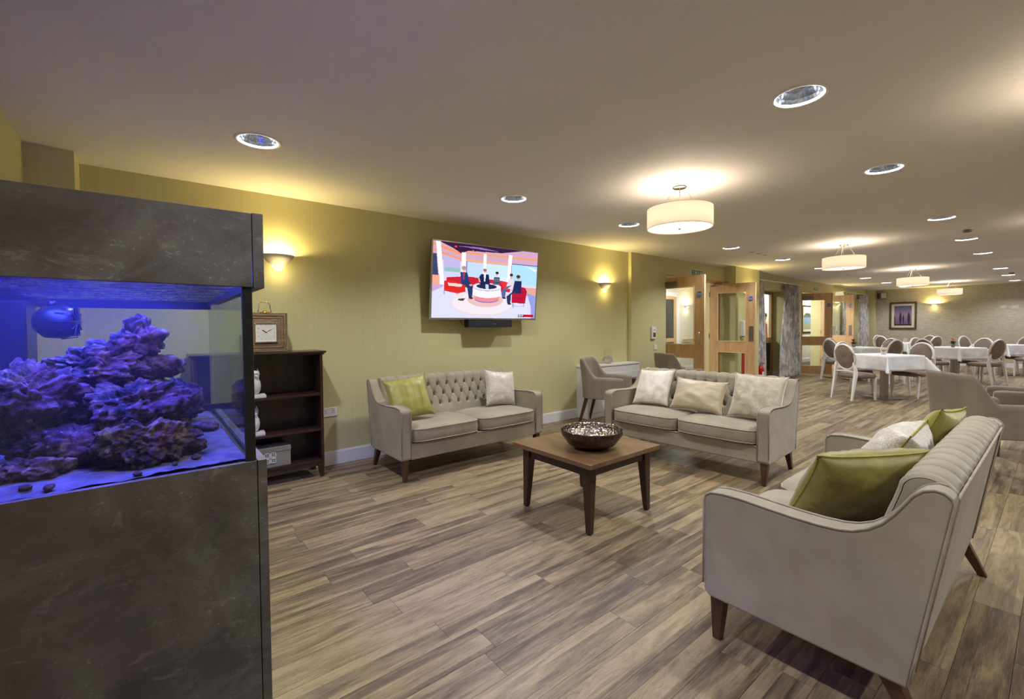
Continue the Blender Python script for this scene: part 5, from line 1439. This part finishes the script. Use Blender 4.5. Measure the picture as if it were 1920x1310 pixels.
def exit_sign(x, y, z, lb, w_=0.40, h_=0.125):
    root = empty('exit_sign', (x,y,z), 0, lb, 'exit sign')
    rbox(-w_/2,w_/2,-0.004,-0.0005,-h_/2,h_/2,'board',M_['sign_white'],root)
    g = MB(); t = h_*0.40
    for (a,b) in ((-0.19,-0.075),(-0.060,-0.012),(0.005,0.19)): g.box(a*w_/0.40,b*w_/0.40,-0.0055,-0.0042,-t,t)
    g.build('green_field', M_['sign_green'], root)
    p_ = MB(); y0=-0.0065
    def flat(pts): p_.add([(q[0],y0,q[1]) for q in pts],[tuple(range(len(pts)))])
    # running figure, door and arrow, plus bold strip of lettering
    def disc(cx,cz,r_): flat([(cx+r_*math.cos(a),cz+r_*math.sin(a)) for a in np.linspace(0,2*PI,13)[:-1]])
    disc(0.062,0.030,0.009); flat([(0.040,0.018),(0.066,0.020),(0.060,-0.008),(0.045,-0.006)]); flat([(0.045,-0.004),(0.056,-0.006),(0.040,-0.038),(0.026,-0.040)]); flat([(0.050,-0.006),(0.060,-0.008),(0.082,-0.024),(0.076,-0.036)]); flat([(0.064,0.018),(0.086,0.004),(0.082,-0.002),(0.062,0.008)])
    flat([(0.120,0.030),(0.165,0.030),(0.165,-0.040),(0.120,-0.040)])
    flat([(-0.041,0.0),(-0.030,0.0),(-0.030,-0.036),(-0.041,-0.036)]); flat([(-0.058,-0.004),(-0.0355,0.034),(-0.014,-0.004)])
    p_.build('pictogram', M_['sign_white'], root, fix=False)
    text_mesh('Fire', 0.036, M_['sign_white'], 'lettering', root, Matrix.Translation((-0.132*w_/0.4,-0.0065,0.022)) @ Matrix.Rotation(R(90),4,'X'), True)
    text_mesh('exit', 0.036, M_['sign_white'], 'lettering', root, Matrix.Translation((-0.132*w_/0.4,-0.0065,-0.020)) @ Matrix.Rotation(R(90),4,'X'), True)
exit_sign(8.06,YB,2.305,'green fire exit sign above the nearer oak double doors')
exit_sign(14.5,YB,2.310,'green fire exit sign above the far oak double doors',0.40,0.12)
em = empty('emergency_light', (16.35,4.33,2.24), 0, 'glowing emergency light box above the far oak doors', 'emergency light')
rbox(-0.19,0.19,-0.045,0.055,-0.06,0.06,'diffuser',M_['emerg'],em,bevel=0.006); rbox(-0.02,0.02,-0.02,0.02,0.061,0.095,'bracket',M_['white_plastic'],em)
wd = empty('soap_dispenser', (9.42,4.168,1.25), 0, 'white wall dispenser on the pilaster behind the oak door glass', 'dispenser')
rbox(-0.07,0.07,-0.09,-0.001,-0.16,0.16,'body',M_['white_plastic'],wd,bevel=0.012); rbox(-0.03,0.03,-0.075,-0.03,-0.175,-0.161,'nozzle',M_['grey_plate'],wd)
wd = empty('soap_dispenser', (16.0,YB,1.12), 0, 'white wall dispenser beside the far oak doors', 'dispenser')
rbox(-0.08,0.08,-0.09,-0.001,-0.16,0.16,'body',M_['white_plastic'],wd,bevel=0.012); rbox(-0.03,0.03,-0.093,-0.0905,-0.08,0.0,'window',M_['grey_plate'],wd)
rb = empty('fire_point_board', (9.55,4.168,0.0), 0, 'tall red fire point board on the pilaster behind the oak door', 'fire board')
rbox(-0.10,0.10,-0.012,-0.001,0.13,0.80,'board',M_['red'],rb,bevel=0.003); rbox(0.02,0.085,-0.014,-0.0125,0.62,0.76,'label',M_['sign_white'],rb)
def extinguisher(x, y, lb):
    root = empty('fire_extinguisher', (x,y,0), 0.3, lb, 'fire extinguisher'); root.scale = (0.85,0.85,0.72)
    MB().lathe([(0.0001,0.16),(0.075,0.16),(0.08,0.175),(0.08,0.50),(0.070,0.545),(0.035,0.575),(0.026,0.60),(0.0001,0.605)],32).build('cylinder', M_['red'], root, smooth=True)
    MB().lathe([(0.022,0.60),(0.028,0.62),(0.020,0.64),(0.0001,0.642)],16).build('valve', M_['steel'], root, smooth=True)
    MB().box(-0.015,0.015,-0.10,0.02,0.645,0.66).box(-0.012,0.012,-0.10,0.01,0.675,0.688).build('lever', M_['red'], root, bevel=0.003)
    MB().tube([(0.02,0,0.62),(0.09,0,0.63),(0.115,0,0.50),(0.10,0,0.30)],0.009,8).build('hose', M_['black'], root, smooth=True)
    MB().lathe([(0.0815,0.26),(0.0815,0.42)],12,(0,0,0),False,PI*1.2,PI*1.8).build('label', M_['sign_white'], root)
    MB().box(-0.09,0.09,-0.09,0.09,0.0,0.02).box(-0.02,0.02,0.07,0.09,0.02,0.16).box(-0.08,0.08,-0.08,0.09,0.14,0.158).build('stand', M_['red'], root, bevel=0.003)
extinguisher(10.44,4.20,'red fire extinguisher on a stand by the near curtain')

def radiator_cover():
    root = empty('radiator_cover', (0,0,0), 0, 'white boxed radiator cover along the olive wall behind the armchair', 'radiator cover')
    x0,x1,y0,y1 = 4.80,6.030,4.225,YA-0.002
    rbox(x0+0.006,x1,y0+0.008,y1,0.0,0.722,'body',M_['white'],root,bevel=0.002)
    rbox(x0,x1,y0,y1,0.726,0.750,'top_board',M_['white'],root,bevel=0.003)
    rbox(x0+0.05,x1-0.05,y0+0.002,y0+0.0075,0.07,0.62,'front_panel',M_['white'],root,bevel=0.002)
radiator_cover()
def vase():
    root = empty('candle_vase', (5.38,4.335,0.7505), 0, 'clear glass hurricane vase in a silver wire ball on the radiator cover', 'vase')
    MB().lathe([(0.0001,0.004),(0.052,0.004),(0.055,0.01),(0.055,0.235)],32).build('glass_cylinder', M_['vase_glass'], root, smooth=True)
    rr = random.Random(5); wb_ = MB()
    for k in range(26):
        a = rr.uniform(0,2*PI); el = rr.uniform(-0.9,0.9); n = Vector((math.cos(a)*math.cos(el),math.sin(a)*math.cos(el),math.sin(el)))
        t = n.orthogonal().normalized(); b = n.cross(t); c = n*0.062; r2 = rr.uniform(0.022,0.034)
        pts = []
        for q in np.linspace(0,2*PI,15)[:-1]:
            p_ = c+t*r2*math.cos(q)+b*r2*math.sin(q); p_ = p_.normalized()*0.074; p_.z = max(-0.058, min(0.056, p_.z*0.80)); pts.append(p_+Vector((0,0,0.062)))
        wb_.tube(pts,0.0030,5,closed=True)
    wb_.build('wire_ball', M_['silver'], root, smooth=True)
vase()

# ---------------------------------------------------------------- curtains
def curtain(xt0,xt1,xb0,xb1,y,z0,z1,folds,lb,seed,amp=0.045):
    def f(u, v):
        e = v**1.6; xa = xt0+(xb0-xt0)*(1-e); xb = xt1+(xb1-xt1)*(1-e)
        x = xa+(xb-xa)*u + 0.01*noise.noise(Vector((u*5,v*2,seed))); 
        yy = y + amp*math.sin(2*PI*folds*u+0.6*math.sin(v*3+seed))*(0.75+0.25*(1-v)) + 0.012*noise.noise(Vector((u*9,v*3,seed+3)))
        return (x, yy, z0+(z1-z0)*v)
    o = MB().grid(f, 90, 30).build('curtain', M_['curtain'], smooth=True)
    sd = o.modifiers.new('solid','SOLIDIFY'); sd.thickness = 0.004
    return tag(o, lb, 'curtain')
curtain(10.50,10.72,10.42,10.92,4.285,0.02,2.31,3,'narrow gathered grey swirl curtain hanging behind the red extinguisher',1.0)
curtain(12.10,12.80,11.78,12.98,4.285,0.02,2.31,6,'full grey swirl curtain to the right of the orange figure behind the glass',2.0)
curtain(16.62,16.98,16.60,17.1,4.285,0.02,2.31,3,'grey swirl curtain seen through the glass of the far oak door',3.0)
curtain(18.35,19.25,18.25,19.3,4.285,0.02,2.31,6,'grey swirl curtain farthest away next to the beige wall',4.0)
for (a, b, lb) in ((10.45,13.15,'white curtain rail over the nearer glazed door'),(16.6,19.2,'white curtain rail over the far window')):
    r_ = empty('curtain_rail',(0,0,0),0,lb,'curtain rail')
    MB().box(a,b,4.27,4.30,2.318,2.338).build('track', M_['white_plastic'], r_)
    for k in range(4):
        xx = a+0.1+(b-a-0.2)*k/3; MB().box(xx-0.012,xx+0.012,4.30,YB-0.001,2.32,2.338).build('bracket', M_['white_plastic'], r_)

# ---------------------------------------------------------------- pictures
def cypress():
    W, H = 110, 120; img = np.zeros((H,W,3)); U, V = np.meshgrid((np.arange(W)+0.5)/W, (np.arange(H)+0.5)/H)
    def c(*a): return np.array(srgb(*a)[:3])
    top = c(66,74,108); mid = c(140,118,140); bot = c(104,72,120)
    t = np.clip(V/0.5,0,1)[...,None]; img[:] = top*(1-t)+mid*t
    t2 = np.clip((V-0.45)/0.5,0,1)[...,None]; img[:] = np.where(V[...,None]>0.45, mid*(1-t2)+bot*t2, img)
    img[(V>0.93)] = c(24,22,32)
    for (x, y0, y1, w_) in ((0.36,0.34,0.93,0.075),(0.53,0.44,0.92,0.045),(0.84,0.34,0.93,0.080),(0.02,0.52,0.93,0.05)):
        v = (V-y0)/(y1-y0); m_ = (v>0)&(v<1)&(np.abs(U-x) < w_*np.clip(np.sin(np.clip(v,0,1)*PI*0.9+0.12),0,1)**0.7); img[m_] = c(38,32,48)
        m_ &= (U>x)&(((U*40+V*90)%1)>0.5); img[m_] = c(62,48,66)
    return img
def picture(loc, rz, w_, h_, img, lb, fm, bord=0.055, mount=0.07):
    root = empty('framed_picture', loc, rz, lb, 'picture')
    f = MB(); 
    f.box(-w_/2,w_/2,-0.03,-0.001,h_/2-bord,h_/2); f.box(-w_/2,w_/2,-0.03,-0.001,-h_/2,-h_/2+bord); f.box(-w_/2,-w_/2+bord,-0.03,-0.001,-h_/2+bord,h_/2-bord); f.box(w_/2-bord,w_/2,-0.03,-0.001,-h_/2+bord,h_/2-bord)
    f.build('frame', fm, root, bevel=0.004)
    rbox(-w_/2+bord,w_/2-bord,-0.012,-0.001,-h_/2+bord,h_/2-bord,'mount',M_['mount'],root)
    o = image_mesh(img, w_-2*bord-2*mount, h_-2*bord-2*mount, M_['print'], 'print', root); o.location=(0,-0.0135,0)
    return root
picture((19.699,3.427,1.60), R(-90), 0.70, 0.91, cypress(), 'bronze framed picture of dark cypress trees at dusk on the beige far wall', M_['frame_bronze'])
def seaside():
    W, H = 60, 90; img = np.zeros((H,W,3)); V = ((np.arange(H)+0.5)/H)[:,None]*np.ones((1,W)); U = ((np.arange(W)+0.5)/W)[None,:]*np.ones((H,1))
    def c(*a): return np.array(srgb(*a)[:3])
    img[:] = c(176,184,176); img[V>0.30] = c(92,110,96); img[(V>0.42)] = c(120,146,176); img[V>0.72] = c(150,150,122)
    img[((U-0.5)/0.35)**2+((V-0.27)/0.07)**2<1] = c(70,84,70)
    return img
picture((18.30,5.799,1.52), 0, 1.05, 0.98, seaside(), 'dark framed seaside print in the foyer beyond the far oak doors', M_['ink'], 0.05, 0.08)
sp = empty('wall_speaker', (19.60,3.98,2.29), R(-60), 'small black and silver wall speaker high in the far corner', 'speaker')
rbox(-0.11,0.11,-0.07,0.05,-0.10,0.10,'cabinet',M_['black'],sp,bevel=0.006); rbox(-0.04,0.105,-0.074,-0.0705,-0.09,0.09,'grille',M_['steel'],sp); MB().box(-0.02,0.02,0.05,0.13,-0.02,0.02).build('bracket',M_['black'],sp)

# ---------------------------------------------------------------- figure behind the glazed door
def person(x, y, face_az, lb):
    root = empty('person', (x,y,0), 0, lb, 'person')
    V_ = [((0,0,0.93),0.135),((0,0,1.08),0.125),((0,0.01,1.25),0.145),((0,0.01,1.36),0.11),((0,0.0,1.43),0.055),((0,-0.01,1.50),0.075),((0,-0.012,1.57),0.085),((0,-0.005,1.62),0.06)]
    E_ = [(i,i+1) for i in range(7)]
    def chain(start, pts):
        p_ = start
        for q in pts: V_.append(q); E_.append((p_, len(V_)-1)); p_ = len(V_)-1
    for s in (-1,1):
        chain(0, [((s*0.09,0,0.86),0.10),((s*0.10,-0.01,0.50),0.065),((s*0.10,0.02,0.10),0.042),((s*0.105,-0.10,0.045),0.04)])
        chain(3, [((s*0.17,0.0,1.33),0.065),((s*0.22,0.02,1.08),0.045),((s*0.20,-0.10,0.88),0.034),((s*0.20,-0.15,0.82),0.03)])
    me = bpy.data.meshes.new('body'); me.from_pydata([v for v,_ in V_],E_,[]); o = bpy.data.objects.new('body', me); COL.objects.link(o); o.parent = root
    sk = o.modifiers.new('skin','SKIN'); 
    bpy.context.view_layer.update()
    if not me.skin_vertices:
        bpy.context.view_layer.objects.active = o
    for i, (_, r_) in enumerate(V_):
        me.skin_vertices[0].data[i].radius = (r_, r_*0.85)
    me.skin_vertices[0].data[0].use_root = True
    ss = o.modifiers.new('sub','SUBSURF'); ss.levels = 2; ss.render_levels = 2
    bpy.context.view_layer.update()
    ev = bpy.data.meshes.new_from_object(o.evaluated_get(bpy.context.evaluated_depsgraph_get()))
    o.modifiers.clear(); ev.name='body'; o.data = ev
    ev.materials.clear()
    for k in ('orange','navy','skin'): ev.materials.append(M_[k])
    for p_ in ev.polygons:
        c = p_.center; p_.use_smooth = True
        if c.z > 1.42: p_.material_index = 2
        elif abs(c.x) > 0.15 and c.z < 0.90 and c.z > 0.75 and c.y < -0.08: p_.material_index = 2
        elif c.z > 0.88: p_.material_index = 0
        else: p_.material_index = 1
    hair = MB().lathe([(0.0001,0.115),(0.05,0.105),(0.083,0.07),(0.095,0.02),(0.088,-0.02)],24).build('hair', M_['hair'], root, smooth=True); hair.location=(0,0.012,1.575); hair.scale=(0.95,1.05,0.95)
    for s in (-1,1):
        MB().lathe([(0.0001,0.008),(0.008,0.005),(0.010,0)],10).xform(Matrix.Translation((s*0.030,-0.082,1.565)) @ Matrix.Rotation(R(90),4,'X')).build('eye', M_['ink'], root)
        hd = MB(); hx = s*0.20
        for k in range(4): hd.tube([(hx-s*0.0+(k-1.5)*0.017,-0.155,0.80),(hx+(k-1.5)*0.018,-0.175,0.765),(hx+(k-1.5)*0.017,-0.165,0.73+0.006*abs(k-1.5))],0.008,6)
        hd.tube([(hx-s*0.03,-0.15,0.83),(hx-s*0.05,-0.175,0.80),(hx-s*0.045,-0.185,0.775)],0.009,6)
        hd.build('hand', M_['skin'], root, smooth=True)
    root.rotation_euler = (0,0,R(face_az+90))
person(13.48,5.35,-60,'person in an orange top with dark hair standing behind the glazed door')
